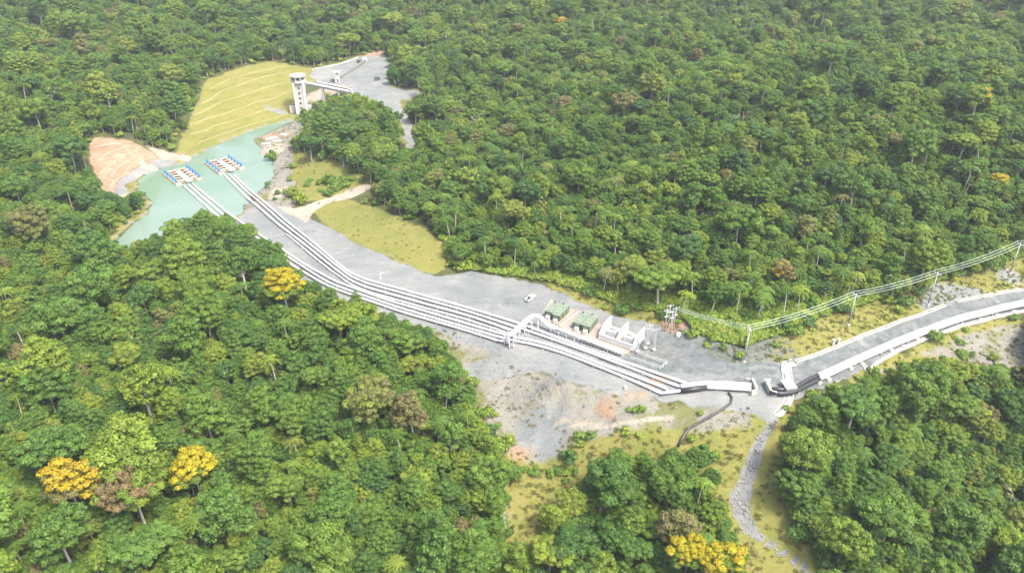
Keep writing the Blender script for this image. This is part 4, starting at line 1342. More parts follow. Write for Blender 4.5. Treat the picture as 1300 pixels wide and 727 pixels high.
# transformer bays with white fire walls
bo = yard(783, 436, 0); bo[2] = .22
brz = hrz
bay = empty('transformer_bay', bo, brz, 'white transformer bays with sloping fire walls at the end of the header', 'transformer bays')
MB().box((0, 3.4, .25), (13.5, 9.5, .5)).build('plinth', M['pale_concrete'], bay, (0, 0, 0))
for x in (-6.4, 0.2, 6.4):
    w = MB()
    w.add([(x - .25, -.6, .5), (x + .25, -.6, .5), (x + .25, 7.6, .5), (x - .25, 7.6, .5), (x - .25, -.6, 2.2), (x + .25, -.6, 2.2), (x + .25, 2.6, 4.6), (x - .25, 2.6, 4.6), (x + .25, 7.6, 4.8), (x - .25, 7.6, 4.8)],
          [(3, 2, 1, 0), (0, 1, 5, 4), (4, 5, 6, 7), (7, 6, 8, 9), (2, 3, 9, 8), (1, 2, 8, 6, 5), (3, 0, 4, 7, 9)])
    w.build('fire_wall', M['white_paint'], bay, (0, 0, 0))
MB().box((0, -.9, 1.15), (13.3, .5, 1.9)).build('front_wall', M['white_paint'], bay, (0, 0, 0))
for k, x in enumerate((-3.1, 3.3)):
    tr = MB().box((x, 2.3, 1.6), (2.6, 2.0, 2.2)).box((x, 2.3, 2.78), (2.8, 2.2, .16)).build('transformer', M['white_paint'], bay, (0, 0, 0))
    for s in (-1, 1):
        rd = MB()
        for j in range(6):
            rd.box((x + s * 1.75, 1.5 + j * .32, 1.6), (.7, .12, 1.8))
        rd.build('radiator', M['steel'], tr, (0, 0, 0))
    for j in (-.7, 0, .7):
        MB().cyl((x + j, 2.3, 2.86), .14, .8, 8, .07).build('bushing', M['dark_steel'], tr, (0, 0, 0), True)
    MB().tube([(x - 1.0, 3.0, 3.3), (x + 1.0, 3.0, 3.3)], .34, 10).build('oil_tank', M['white_paint'], tr, (0, 0, 0), True)

# switchyard behind the bays: pale pad, steel frames, fence
def lattice(px, py, h, label, rz=.3, w=.7):
    g = yard(px, py, .16)
    root = empty('switchyard_frame', g, rz, label, 'steel frame', 'steel frames of the switchyard')
    MB().box((0, 0, .25), (1.3, 1.3, .5)).build('footing', M['concrete'], root, (0, 0, 0))
    for sx in (-1, 1):
        for sy in (-1, 1):
            MB().tube([(sx * w / 2, sy * w / 2, .4), (sx * w * .3, sy * w * .3, h)], .07, 5).build('post', M['steel'], root, (0, 0, 0))
    br = MB()
    n = 7
    for k in range(n):
        z0, z1 = .5 + (h - .6) * k / n, .5 + (h - .6) * (k + 1) / n
        a = w / 2 * (1 - .4 * k / n)
        for s in (-1, 1):
            br.tube([(-a * s, -a, z0), (a * s, -a, z1)], .035, 4)
            br.tube([(-a * s, a, z0), (a * s, a, z1)], .035, 4)
    br.build('bracing', M['steel'], root, (0, 0, 0))
    ca = MB().box((0, 0, h), (3.2, .25, .25)).build('crossarm', M['steel'], root, (0, 0, 0))
    for x in (-1.3, 0, 1.3):
        MB().cyl((x, 0, h + .12), .1, .9, 7, .06).build('insulator', M['white_paint'], ca, (0, 0, 0), True)
    return root
lattice(809, 446, 5.5, 'shortest pale steel frame beside the transformer bays')
lattice(819, 442, 7.8, 'tall pale steel frame in the middle of the switchyard')
lattice(830, 444, 8.2, 'tall pale steel frame at the far end of the switchyard')
lattice(822, 436, 7.4, 'pale steel frame at the back of the switchyard')
fpts = [(800,447),(822,456),(845,462),(838,468)]
fo = yard(800, 455, .16)
fence = empty('mesh_fence', fo, 0, 'low white rail fence around the switchyard pad', 'fence')
cor = [yard(*p, .16) for p in ((800,446),(820,454),(846,463),(838,469),(800,456.5))]
for i in range(len(cor) - 1):
    a, b = cor[i], cor[i + 1]
    L = np.linalg.norm(b - a)
    for hh in (.7, 1.4):
        MB().tube([a - fo + (0, 0, hh), b - fo + (0, 0, hh)], .06, 5).build('rail', M['white_paint'], fence, (0, 0, 0))
    m = max(2, int(L / 2.2))
    for k in range(m):
        c = a + (b - a) * k / m
        MB().box(tuple(c - fo + (0, 0, .75)), (.14, .14, 1.5)).build('post', M['white_paint'], fence, (0, 0, 0))

# terminal poles at the forest edge
for k, (px, py, h, lab) in enumerate(((844, 420, 9.2, 'terminal pole of the four by the orange soil, nearest the switchyard'), (848, 415, 9.4, 'back left terminal pole of the four by the orange soil'),
                                      (851, 423, 9.6, 'front terminal pole of the four by the orange soil'), (855, 419, 9.6, 'terminal pole of the four nearest the power line'))):
    g = P(px, py)
    root = empty('terminal_pole', g, .35, lab, 'pole', 'cluster of four terminal poles')
    MB().tube([(0, 0, -.5), (0, 0, h)], [.2, .13], 8).build('post', M['steel'], root, (0, 0, 0), True)
    ca = MB().box((0, 0, h - .7), (2.6, .18, .2)).build('crossarm', M['steel'], root, (0, 0, 0))
    MB().box((0, 0, h - 3.2), (1.4, .5, .5)).build('switch_box', M['steel'], root, (0, 0, 0))
    for x in (-1.1, 0, 1.1):
        MB().cyl((x, 0, h - .6), .1, .7, 7, .06).build('insulator', M['white_paint'], ca, (0, 0, 0), True)
g = P(861, 426.5)
bx = MB().box((0, 0, .55), (1.1, 2.0, 1.1)).box((0, 0, 1.15), (.8, 1.4, .12)).build('equipment_box', M['white_paint'], None, (0, 0, 0))
bx.location = g; bx.rotation_euler = (0, 0, -.5)
tag(bx, 'small white equipment box on the yard near the four poles', 'box')
# loose white blocks beside the pipes
for k, (px, py, lb) in enumerate(((811, 487, 'white block on the orange soil beside the lowest pipe'), (794, 493, 'white block farther from the pipes on the orange soil'), (817, 475, 'white block between the paired pipes'), (792, 480, 'white block against the lower side of the lowest pipe'))):
    g = P(px, py)
    b = MB().box((0, 0, .4), (1.0, .9, .9), 0, .85).box((0, 0, .9), (.5, .5, .12)).build('concrete_block', M['white_paint'], None, (0, 0, 0))
    b.location = g; b.rotation_euler = (0, 0, .4 * k)
    tag(b, lb, 'block', 'loose white blocks near the pipes')

# ------------------------------------------------------------------ power line
POLES = [(944.5, 459, 13.2, 'tall pale power pole at the yard end beside the road crossing'), (1077, 412.5, 12.6, 'power pole on the grass above the pale road-edge posts'),
         (1178, 386.5, 13.4, 'power pole standing on the gravel patch above the channel'), (1281.5, 347.5, 13.2, 'power pole near the right edge above the road'), (1395, 322, 13.2, 'farthest power pole beyond the road bend')]
tops = []
pos = [P(p[0], p[1]) for p in POLES]
pole_heads = []
for i, (px, py, h, lab) in enumerate(POLES):
    g = pos[i]
    prev = pos[i - 1] if i else P(858, 415)
    nxt = pos[min(i + 1, len(pos) - 1)]
    d = nxt - prev
    rz = math.atan2(d[1], d[0]) + math.pi / 2
    root = empty('power_pole', g, rz, lab, 'power pole', 'power poles along the road')
    MB().tube([(0, 0, -.5), (0, 0, h)], [.27, .16], 10).build('post', M['steel'], root, (0, 0, 0), True)
    ca = MB().box((0, 0, h - .45), (3.0, .22, .24)).build('crossarm', M['steel'], root, (0, 0, 0))
    for x in (-1.35, 1.35, 0):
        MB().cyl((x, 0, h - .35), .12, .75, 8, .07).build('insulator', M['white_paint'], ca, (0, 0, 0), True)
    for s in (-1, 1):
        MB().tube([(0, 0, h - 1.8), (s * 1.1, 0, h - .5)], .05, 5).build('brace', M['steel'], root, (0, 0, 0))
    MB().box((0, 0, .1), (1.1, 1.1, .5)).build('footing', M['concrete'], root, (0, 0, 0))
    cr, sr = math.cos(rz), math.sin(rz)
    pole_heads.append([g + np.array([x * cr, x * sr, h + .38]) for x in (-1.35, 0, 1.35)])
tb = P(855, 419)
start = [tb + np.array([x * .95, x * .3, 9.3]) for x in (-1.1, 0, 1.1)]
chain = [start] + pole_heads
SPAN = ['from the four terminal poles to the yard-end pole', 'from the yard-end pole to the pole above the road posts', 'between the two middle power poles', 'between the gravel-patch pole and the right-edge pole', 'from the right-edge pole out of the picture']
for i in range(len(chain) - 1):
    for j, side in enumerate(('far', 'middle', 'near')):
        a, b = chain[i][j], chain[i + 1][j]
        L = np.linalg.norm(b - a)
        sag = .028 * L
        pts = [a + (b - a) * t - np.array([0, 0, 4 * sag * t * (1 - t)]) for t in np.linspace(0, 1, 17)]
        wv = MB().tube(pts, .06, 5).build('power_wire', M['wire'], None, tuple(a), True)
        tag(wv, side + ' wire of the three ' + SPAN[i], 'wire', 'wires of the power line')

# ------------------------------------------------------------------ pickup truck on the yard
g0, g1 = P(668.5, 384), P(678, 376.5)
d = g1 - g0
car = empty('pickup_truck', (g0 + g1) / 2, math.atan2(d[1], d[0]), 'white pickup truck parked alone on the open gravel yard', 'truck')
bd = MB()
bd.box((0, 0, .72), (5.1, 1.85, .5)).box((1.85, 0, 1.02), (1.4, 1.8, .22), 0, .95)
for s in (-1, 1):
    bd.box((-1.65, s * .86, 1.1), (1.8, .12, .42))
bd.box((-2.5, 0, 1.1), (.12, 1.84, .42))
bd.build('body', M['white_paint'], car, (0, 0, 0))
cab = MB()
cab.add([(1.2, -.88, .97), (1.2, .88, .97), (-.75, .88, .97), (-.75, -.88, .97), (.55, -.72, 1.72), (.55, .72, 1.72), (-.62, .72, 1.72), (-.62, -.72, 1.72)],
        [(3, 2, 1, 0), (4, 5, 6, 7), (0, 1, 5, 4), (1, 2, 6, 5), (2, 3, 7, 6), (3, 0, 4, 7)])
cb = cab.build('cabin', M['white_paint'], car, (0, 0, 0))
MB().add([(1.17, -.74, 1.04), (1.17, .74, 1.04), (.62, .66, 1.68), (.62, -.66, 1.68)], [(0, 1, 2, 3)]).build('windscreen', M['glass'], cb, (.0, 0, -.012))
MB().add([(-.765, -.7, 1.1), (-.765, .7, 1.1), (-.645, .62, 1.66), (-.645, -.62, 1.66)], [(3, 2, 1, 0)]).build('rear_window', M['glass'], cb, (0, 0, 0))
for s in (-1, 1):
    MB().box((.15, s * .83, 1.34), (1.15, .1, .42)).build('side_window', M['glass'], cb, (0, 0, 0))
    MB().box((2.56, s * .65, .85), (.06, .36, .18)).build('headlight', M['glass'], car, (0, 0, 0))
    for x in (-1.55, 1.6):
        wh = MB().tube([(x, s * .7, .4), (x, s * .98, .4)], .4, 14).build('wheel', M['rubber'], car, (0, 0, 0), True)
        MB().tube([(x, s * .97, .4), (x, s * 1.0, .4)], .22, 10).build('rim', M['steel'], wh, (0, 0, 0))
MB().box((-1.65, 0, .99), (1.68, 1.56, .05)).build('load_bed', M['dark_steel'], car, (0, 0, 0))

# ------------------------------------------------------------------ pump rafts
def raft(c0, c1, c2, c3, label, sgn):
    """corner pixels: tail, head-left, head-right ... ; the raft's local x runs along the row of pumps"""
    q = [at(*c, WATER) for c in (c0, c1, c2, c3)]
    cen = sum(q) / 4
    ax = (q[1] - q[0]); L = np.linalg.norm(ax); rz = math.atan2(ax[1], ax[0])
    ca, sa = math.cos(rz), math.sin(rz)
    loc = [((p - cen)[0] * ca + (p - cen)[1] * sa, -(p - cen)[0] * sa + (p - cen)[1] * ca) for p in q]
    y0 = (loc[0][1] + loc[1][1]) / 2; y1 = (loc[2][1] + loc[3][1]) / 2
    if y0 > y1: y0, y1 = y1, y0
    x0 = min(loc[0][0], loc[3][0]); x1 = max(loc[1][0], loc[2][0])
    xa, xb = loc[0][0], loc[1][0]
    W = y1 - y0
    root = empty('pump_raft', cen, rz, label, 'pump raft', 'floating pump rafts')
    hw = 3.0
    LL = L
    for k, y in enumerate((y0 + hw / 2, y1 - hw / 2)):
        MB().box((0, y, .25), (LL, hw, 1.0)).build('pontoon', M['tan_paint'], root, (0, 0, 0))
        MB().box((0, y, .79), (LL - .3, hw - .3, .1)).build('deck', M['deck'], root, (0, 0, 0))
        for sx in (0, 1):
            MB().tube([(-LL / 2, y + (sx - .5) * (hw - .1), 1.5), (LL / 2, y + (sx - .5) * (hw - .1), 1.5)], .06, 5).build('rail', M['deck'], root, (0, 0, 0))
        n = 5 if k == 0 else 5
        for j in range(n):
            x = -LL / 2 + LL * (j + .6) / (n + .2)
            s = 1 if k else -1
            pu = MB().cyl((x, y + s * .5, .84), .6, .35, 10).box((x, y + s * .5, 1.4), (.8, 1.2, .9)).build('pump', M['blue_paint'], root, (0, 0, 0))
            MB().tube([(x, y + s * .5, 1.8), (x, y + s * .5, 3.0)], [.48, .42], 10).build('motor', M['blue_paint'], pu, (0, 0, 0), True)
            MB().cyl((x, y + s * .5, 3.0), .32, .2, 10).build('cap', M['dark_steel'], pu, (0, 0, 0), True)
            MB().tube([(x, y - s * .4, 1.5), (x, y - s * 2.2, 1.5), (x + .2, (y0 + y1) / 2 + s * 1.2, 1.3)], .3, 8).build('outlet_pipe', M['red_hose'] if j % 2 else M['tan_paint'], root, (0, 0, 0), True)
    for j in range(6):
        x = -LL / 2 + LL * (j + .5) / 6
        MB().box((x, (y0 + y1) / 2, .6), (.9, W - 2 * hw + .2, .25)).build('cross_walk', M['deck'], root, (0, 0, 0))
    for k in (-1, 0, 1):
        MB().tube([(-LL / 2 + .5, (y0 + y1) / 2 + k * .95, 1.25), (LL / 2 + 1, (y0 + y1) / 2 + k * .95, 1.1)], .42, 10).build('collector_pipe', M['white_pipe'], root, (0, 0, 0), True)
    return root
raft((208,223), (226,238), (257,227), (235,211), 'pump raft with blue motors nearer the forest and the cut slope', 1)
raft((261,209), (280,223.5), (309,213.5), (290,199), 'pump raft with blue motors farther out in the reservoir', 1)

# ------------------------------------------------------------------ intake tower, bridge, gate house
tbp = P(384, 141)
tz = tbp[2]
tw = empty('intake_tower', tbp, .2, 'tall pale concrete intake tower with flared lookout head by the reservoir', 'tower')
HS = 19.5
MB().box((0, 0, HS / 2 - 1), (7.2, 7.2, HS + 2), 0, .86).build('shaft', M['pale_concrete'], tw, (0, 0, 0))
for sx in (-1, 1):
    for sy in (-1, 1):
        MB().box((sx * 3.0, sy * 3.0, HS / 2 - .5), (1.6, 1.6, HS + 1), 0, .85).build('corner_rib', M['white_paint'], tw, (0, 0, 0))
hd_ = MB()
def octa(r):
    return [(r * math.cos(math.pi / 8 + k * math.pi / 4), r * math.sin(math.pi / 8 + k * math.pi / 4)) for k in range(8)]
hd_.prism(octa(5.0), HS - .2, HS + .5)
hd_.prism(octa(4.4), HS + .5, HS + 3.6)
head = hd_.build('lookout_head', M['pale_concrete'], tw, (0, 0, 0))
for k in range(8):
    a = k * math.pi / 4
    MB().box((4.08 * math.cos(a), 4.08 * math.sin(a), HS + 2.2), (.12, 2.0, 1.5), a).build('window', M['glass'], head, (0, 0, 0))
    a2 = a + math.pi / 8
    MB().box((4.75 * math.cos(a2), 4.75 * math.sin(a2), HS + 2.0), (.35, .35, 3.2), a2).build('column', M['pale_concrete'], head, (0, 0, 0))
rf = MB().prism(octa(5.3), HS + 3.6, HS + 4.2).build('roof', M['tower_roof'], tw, (0, 0, 0))
MB().prism(octa(2.0), HS + 4.2, HS + 4.7).build('hatch', M['tower_roof'], rf, (0, 0, 0))
for k in range(5):
    MB().box((-.2, -3.62 + .14 * (k / 5) * 3.4, 3 + k * 3.2), (1.0, .14, 1.4)).build('slot_window', M['glass'], tw, (0, 0, 0))
MB().box((-5.5, 1.0, 1.2), (5.0, 3.6, 4.4)).build('side_block', M['concrete'], tw, (0, 0, 0))
MB().box((4.6, 1.5, 1.0), (3.0, 6.0, 4.0)).build('foot_block', M['concrete'], tw, (0, 0, 0))

b0 = np.array([tbp[0] + 4.8, tbp[1], tz + HS - .6]); b1 = P(448, 118); b1[2] += .6
br = empty('access_bridge', (b1[0], b1[1], b1[2]), 0, 'slim concrete footbridge from the plateau to the intake tower head', 'bridge')
d = b1 - b0; L = np.linalg.norm(d); rz = math.atan2(d[1], d[0])
c = (b0 + b1) / 2 - b1
def slab(name, off, w, h, zo, mat):
    n = np.array([-math.sin(rz), math.cos(rz), 0])
    vs = []
    for e in (b0 - b1, np.zeros(3)):
        for (s, t) in ((-.5, -.5), (.5, -.5), (.5, .5), (-.5, .5)):
            vs.append(e + n * (off + s * w) + np.array([0, 0, zo + t * h]))
    return MB().add(vs, [(0, 1, 2, 3), (7, 6, 5, 4), (0, 4, 5, 1), (1, 5, 6, 2), (2, 6, 7, 3), (3, 7, 4, 0)]).build(name, M[mat], br, (0, 0, 0))
slab('deck', 0, 3.2, .4, 0, 'pale_concrete'); slab('girder', 0, 1.8, 1.3, -.86, 'concrete')
for s in (-1, 1): slab('railing', s * 1.5, .12, .12, 1.2, 'steel')
for t in (.35, .7):
    p = b0 + (b1 - b0) * t
    gz = Hs(p[0], p[1])
    MB().box((p[0] - b1[0], p[1] - b1[1], (gz - 1 + p[2] - 1.5) / 2 - b1[2]), (1.2, 2.4, max(.5, p[2] - 1.5 - gz + 1)), rz).build('pier', M['concrete'], br, (0, 0, 0))

g = P(428.5, 103.5)
gh = empty('gate_house', g, .3, 'small white gate house with overhanging roof on the far plateau', 'gate house')
MB().box((0, 0, 2.4), (3.2, 3.2, 5.2), 0, .94).build('wall', M['white_paint'], gh, (0, 0, 0))
MB().box((0, 0, 5.6), (4.2, 4.2, 1.3)).build('upper_room', M['white_paint'], gh, (0, 0, 0))
MB().box((0, 0, 6.4), (4.9, 4.9, .3)).build('roof', M['concrete'], gh, (0, 0, 0))
for a in range(4):
    an = a * math.pi / 2
    MB().box((2.1 * math.cos(an), 2.1 * math.sin(an), 5.65), (.1, 1.8, .7), an).build('window', M['glass'], gh, (0, 0, 0))
MB().box((0, -1.62, 1.1), (1.1, .1, 2.1)).build('door', M['dark_steel'], gh, (0, 0, 0))
# low wall along the plateau, kerb in front of the ramp
def low_wall(pts, label, h=1.0, w=.6, mat='pale_concrete', name='retaining_wall'):
    q = smooth_poly([P(a, b)[:2] for a, b in pts], 4.0, 0, False)
    z = hgrid(q[:, 0], q[:, 1])
    o = np.array([q[0][0], q[0][1], z[0]])
    vs, fs = [], []
    for i in range(len(q)):
        d = q[min(i + 1, len(q) - 1)] - q[max(i - 1, 0)]; d /= np.linalg.norm(d) + 1e-9
        n = np.array([-d[1], d[0]])
        for (a, b) in ((-w / 2, -.8), (w / 2, -.8), (w / 2, h), (-w / 2, h)):
            p = q[i] + n * a
            vs.append((p[0], p[1], z[i] + b))
    for i in range(len(q) - 1):
        for k in range(4):
            a, b = i * 4 + k, i * 4 + (k + 1) % 4
            fs.append((a, b, b + 4, a + 4))
    fs += [(3, 2, 1, 0), tuple((len(q) - 1) * 4 + k for k in range(4))]
    t = MB().add(vs, fs).build(name, M[mat], None, tuple(o))
    return tag(t, label, 'wall', 'low walls around the plateau')
low_wall([(432,101),(445,92),(456,85),(464,79)], 'dark low wall running up the far plateau behind the gate house', 2.2, 1.0, 'rock')
low_wall([(396,89),(420,84),(440,79),(455,73)], 'pale low wall along the rim of the far plateau', .45, .6)
low_wall([(403,108),(425,113),(447,119)], 'pale retaining wall below the footbridge', 2.6, 1.2)
for (px, py, lb) in ((456, 80, 'dark equipment crate at the upper end of the plateau wall'), (463, 77, 'small pale crate at the top of the plateau'), (479, 102, 'dark mound-like container alone on the plateau gravel')):
    g = P(px, py)
    b = MB().box((0, 0, 1.0), (3.4, 2.2, 2.0), 0, .85).box((0, 0, 2.05), (2.2, 1.4, .2)).build('equipment_crate', M['dark_steel'] if 'dark' in lb else M['white_paint'], None, (0, 0, 0))
    b.location = g; b.rotation_euler = (0, 0, .4)
    tag(b, lb, 'crate', 'equipment on the plateau')
# broken concrete slabs on the shore
for k, (px, py, sx, rz) in enumerate(((345,176,7,.5), (338,183,6,-.3), (352,180,5,.2), (342,191,4,.9), (360,172,5,-.2))):
    g = P(px, py)
    b = MB().box((0, 0, .2), (sx, 1.8, .7), 0, .9).box((sx * .1, .3, .65), (sx * .5, 1.0, .3)).build('broken_slab', M['pale_concrete'], None, (0, 0, 0))
    b.location = g; b.rotation_euler = (.08, -.1, rz)
    tag(b, 'pale broken concrete slab on the reservoir shore below the tower', 'slab', 'broken slabs on the reservoir shore')
# small pale fixture on the open yard (photo: upright L-shaped pipe)
g = P(483, 353)
b = MB().tube([(0, 0, 0), (0, 0, 1.6), (.3, .2, 2.0), (1.2, .8, 2.0)], .18, 8).box((0, 0, .1), (.8, .8, .3)).build('standpipe', M['white_paint'], None, (0, 0, 0), False)
b.location = g
tag(b, 'small white bent standpipe alone on the gravel beside the pipelines', 'standpipe')

# earth berms of the terraces and of the cut slope
def berm(pts, mat, name, w=1.5, h=.55):
    q = smooth_poly([P(a, b)[:2] for a, b in pts], 3.0, .1, False)
    z = hgrid(q[:, 0], q[:, 1])
    vs, fs = [], []
    for i in range(len(q)):
        d = q[min(i + 1, len(q) - 1)] - q[max(i - 1, 0)]; d = d / (np.linalg.norm(d) + 1e-9)
        n = np.array([-d[1], d[0]])
        k = 1 + .25 * math.sin(i * 1.7) * math.sin(i * .6)
        for (a, b) in ((-w, -.7), (-w * .35, h * k), (w * .35, h * k), (w, -.7)):
            p = q[i] + n * a
            vs.append((p[0], p[1], z[i] + b))
    for i in range(len(q) - 1):
        for j in range(3):
            a = i * 4 + j
            fs.append((a, a + 1, a + 5, a + 4))
    o = MB().add(vs, fs).build(name, M[mat], None, (0, 0, 0), True)
    return tag(o, kind='structure')
for l in ([(265,113),(296,99),(330,90),(366,83)], [(254,131),(286,114),(320,102),(368,91)], [(244,146),(270,134),(296,125),(330,113),(374,101)], [(239,158),(266,149),(296,140),(330,128),(374,114)],
          [(240,170),(270,160),(300,152),(335,140),(372,130)], [(250,182),(280,171),(310,161),(345,151),(368,143)]):
    berm(l, 'straw_earth', 'terrace_path', .95, .35)
for l in ([(120,190),(132,184),(150,178)], [(122,203),(137,194),(150,189),(166,185)], [(130,215),(146,202),(160,196),(178,190)], [(139,223),(155,208),(170,200),(188,195)], [(146,229),(163,212),(176,204),(198,198)]):
    berm(l, 'pink_earth', 'bench_path', .8, .3)

# ------------------------------------------------------------------ scattered masses (forest beyond the counted trees, undergrowth, grass, stones)
def scatter(name, pts, kinds, label, cat, tilt=.0):
    """pts: rows x,y,z,kind,rot,scale,zscale,tint ; kinds: list of lists of meshes. One object of kind stuff."""
    pts = np.array(pts, float)
    me = bpy.data.meshes.new(name + '_points')
    me.vertices.add(len(pts)); me.vertices.foreach_set('co', pts[:, :3].ravel())
    def attr(nm, typ, vals, key='value'):
        a = me.attributes.new(nm, typ, 'POINT')
        a.data.foreach_set(key, vals)
    attr('kind', 'INT', pts[:, 3].astype(np.int32))
    rot = rng.normal(0, tilt, (len(pts), 3)).astype(np.float32); rot[:, 2] = pts[:, 4]
    attr('rot', 'FLOAT_VECTOR', rot.ravel(), 'vector')
    scl = np.stack([pts[:, 5], pts[:, 5], pts[:, 6]], 1).astype(np.float32)
    attr('scl', 'FLOAT_VECTOR', scl.ravel(), 'vector')
    attr('tint', 'FLOAT', pts[:, 7].astype(np.float32))
    o = bpy.data.objects.new(name, me)
    COL.objects.link(o)
    tag(o, label, cat, None, 'stuff')
    g = bpy.data.node_groups.new(name + '_scatter', 'GeometryNodeTree')
    g.interface.new_socket('Geometry', in_out='INPUT', socket_type='NodeSocketGeometry')
    g.interface.new_socket('Geometry', in_out='OUTPUT', socket_type='NodeSocketGeometry')
    gi = g.nodes.new('NodeGroupInput'); go = g.nodes.new('NodeGroupOutput')
    join = g.nodes.new('GeometryNodeJoinGeometry')
    def named(nm, typ):
        n = g.nodes.new('GeometryNodeInputNamedAttribute'); n.data_type = typ
        n.inputs['Name'].default_value = nm
        return n.outputs[0]
    kind, rt, sl = named('kind', 'INT'), named('rot', 'FLOAT_VECTOR'), named('scl', 'FLOAT_VECTOR')
    for k, meshes in enumerate(kinds):
        for mesh in meshes:
            src = bpy.data.objects.new(mesh.name + '_piece', mesh)
            oi = g.nodes.new('GeometryNodeObjectInfo')
            oi.inputs['Object'].default_value = src
            oi.inputs['As Instance'].default_value = True
            cmp_ = g.nodes.new('FunctionNodeCompare'); cmp_.data_type = 'INT'; cmp_.operation = 'EQUAL'
            g.links.new(kind, cmp_.inputs[2]); cmp_.inputs[3].default_value = k
            ip = g.nodes.new('GeometryNodeInstanceOnPoints')
            g.links.new(gi.outputs[0], ip.inputs['Points'])
            g.links.new(cmp_.outputs[0], ip.inputs['Selection'])
            g.links.new(oi.outputs['Geometry'], ip.inputs['Instance'])
            e2r = g.nodes.new('FunctionNodeEulerToRotation')
            g.links.new(rt, e2r.inputs[0]); g.links.new(e2r.outputs[0], ip.inputs['Rotation'])
            g.links.new(sl, ip.inputs['Scale'])
            g.links.new(ip.outputs[0], join.inputs[0])
    g.links.new(join.outputs[0], go.inputs[0])
    m = o.modifiers.new('scatter', 'NODES'); m.node_group = g
    return o

# how large each tree shows in the picture
for t in TREES:
    F = FORMS[t['f']]
    u, v, d = project(t['x'], t['y'], t['z'] + F['zc'] * t['s'])
    t['u'], t['v'] = u, v
    t['size'] = F['R'] * t['s'] / d * (1.0 if (-5 < u < 1305 and -5 < v < 735) else 0.0)
    if F['kind'] in ('palm', 'bare'): t['size'] *= 1.3
special = [t for t in TREES if t['special']]
plain_t = sorted([t for t in TREES if not t['special']], key=lambda t: -t['size'])
NEAR = plain_t[:265]
REST = plain_t[265:]

def colour_word(t):
    return ('deep blue-green' if t < .17 else 'dark green' if t < .30 else 'mid green' if t < .44 else 'fresh green' if t < .57 else
            'light green' if t < .66 else 'yellow-green' if t < .79 else 'olive green' if t < .87 else 'brownish')
LAND = [(95, 430, 'near the left edge, halfway up'), (60, 520, 'left of the golden flowering tree'), (70, 690, 'below the amber flowering tree'), (210, 480, 'above the golden flowering tree'),
        (200, 700, 'below the rusty brown tree'), (330, 420, 'below the orange tree by the pipes'), (340, 500, 'in the middle of the near forest'), (320, 680, 'below the bright ball-shaped tree'),
        (470, 460, 'on the slope under the pipes'), (430, 560, 'beside the dark gap in the near forest'), (450, 680, 'along the bottom of the near forest'), (560, 500, 'at the forest edge under the rubble bank'),
        (580, 640, 'at the forest edge beside the meadow'), (700, 700, 'in the left half of the clearing wood'), (820, 660, 'in the right half of the clearing wood'), (1040, 560, 'on the wood edge facing the gully'),
        (1120, 500, 'in the right wood under the road'), (1260, 520, 'under the road bank by the right edge'), (1060, 680, 'in the right wood nearest the gully'), (1160, 590, 'in the middle of the right wood'),
        (1260, 620, 'near the right edge of the right wood'), (1200, 700, 'along the bottom of the right wood'), (1150, 300, 'on the slope behind the road'), (900, 330, 'on the slope behind the yard')]
ORD = ['leftmost', 'second from left', 'third from left', 'fourth from left', 'fifth from left', 'sixth from left', 'seventh from left', 'eighth from left', 'ninth from left', 'tenth from left', 'eleventh from left', 'twelfth from left', 'thirteenth from left', 'fourteenth from left', 'fifteenth from left', 'sixteenth from left', 'seventeenth from left', 'eighteenth from left', 'nineteenth from left', 'twentieth from left'] #, 'second from the left', 'third from the left', 'fourth from the left', 'fifth from the left', 'sixth from the left', 'seventh from the left', 'eighth from the left', 'ninth from the left', 'tenth from the left']
buckets = {}
for t in NEAR:
    i = min(range(len(LAND)), key=lambda k: (LAND[k][0] - t['u']) ** 2 + 1.5 * (LAND[k][1] - t['v']) ** 2)
    kd = FORMS[t['f']]['kind']
    if kd == 'palm':
        t['name'], t['cat'], base = 'palm_tree', 'palm', 'palm tree'
    elif kd == 'bare':
        t['name'], t['cat'], base = 'bare_tree', 'tree', 'pale leafless tree'
    else:
        t['name'], t['cat'] = 'broadleaf_tree', 'tree'
        base = '%s %s tree' % (colour_word(t['tint']), kd.replace('_', '-'))
    t['group'] = 'trees ' + LAND[i][2]
    buckets.setdefault(base + ' ' + LAND[i][2], []).append(t)
for k, lst in buckets.items():
    lst.sort(key=lambda t: t['u'])
    for j, t in enumerate(lst):
        t['label'] = k if len(lst) == 1 else '%s, %s' % (k, ORD[min(j, 19)])
for t in special + NEAR:
    F = FORMS[t['f']]
    root = empty(t['name'], (t['x'], t['y'], t['z']), t['rot'], t['label'], t['cat'], t.get('group', 'flowering trees' if t['name'] == 'flowering_tree' else 'single trees that stand out'))
    root.scale = (t['s'] * R.uniform(.92, 1.08), t['s'] * R.uniform(.92, 1.08), t['s'] * R.uniform(.9, 1.1))
    root.rotation_euler = (R.gauss(0, .06), R.gauss(0, .06), t['rot'])
    c = link_part('crown', F['crown'], root)
    c['tint'] = float(t['tint'])
    link_part('trunk', F['trunk'], root)
scatter('forest', [(t['x'], t['y'], t['z'], t['f'], t['rot'], t['s'], t['s'] * R.uniform(.88, 1.12), t['tint']) for t in REST],
        [[F['crown'], F['trunk']] for F in FORMS[:NF]], 'rainforest of many mixed trees covering the hills', 'forest', .09)

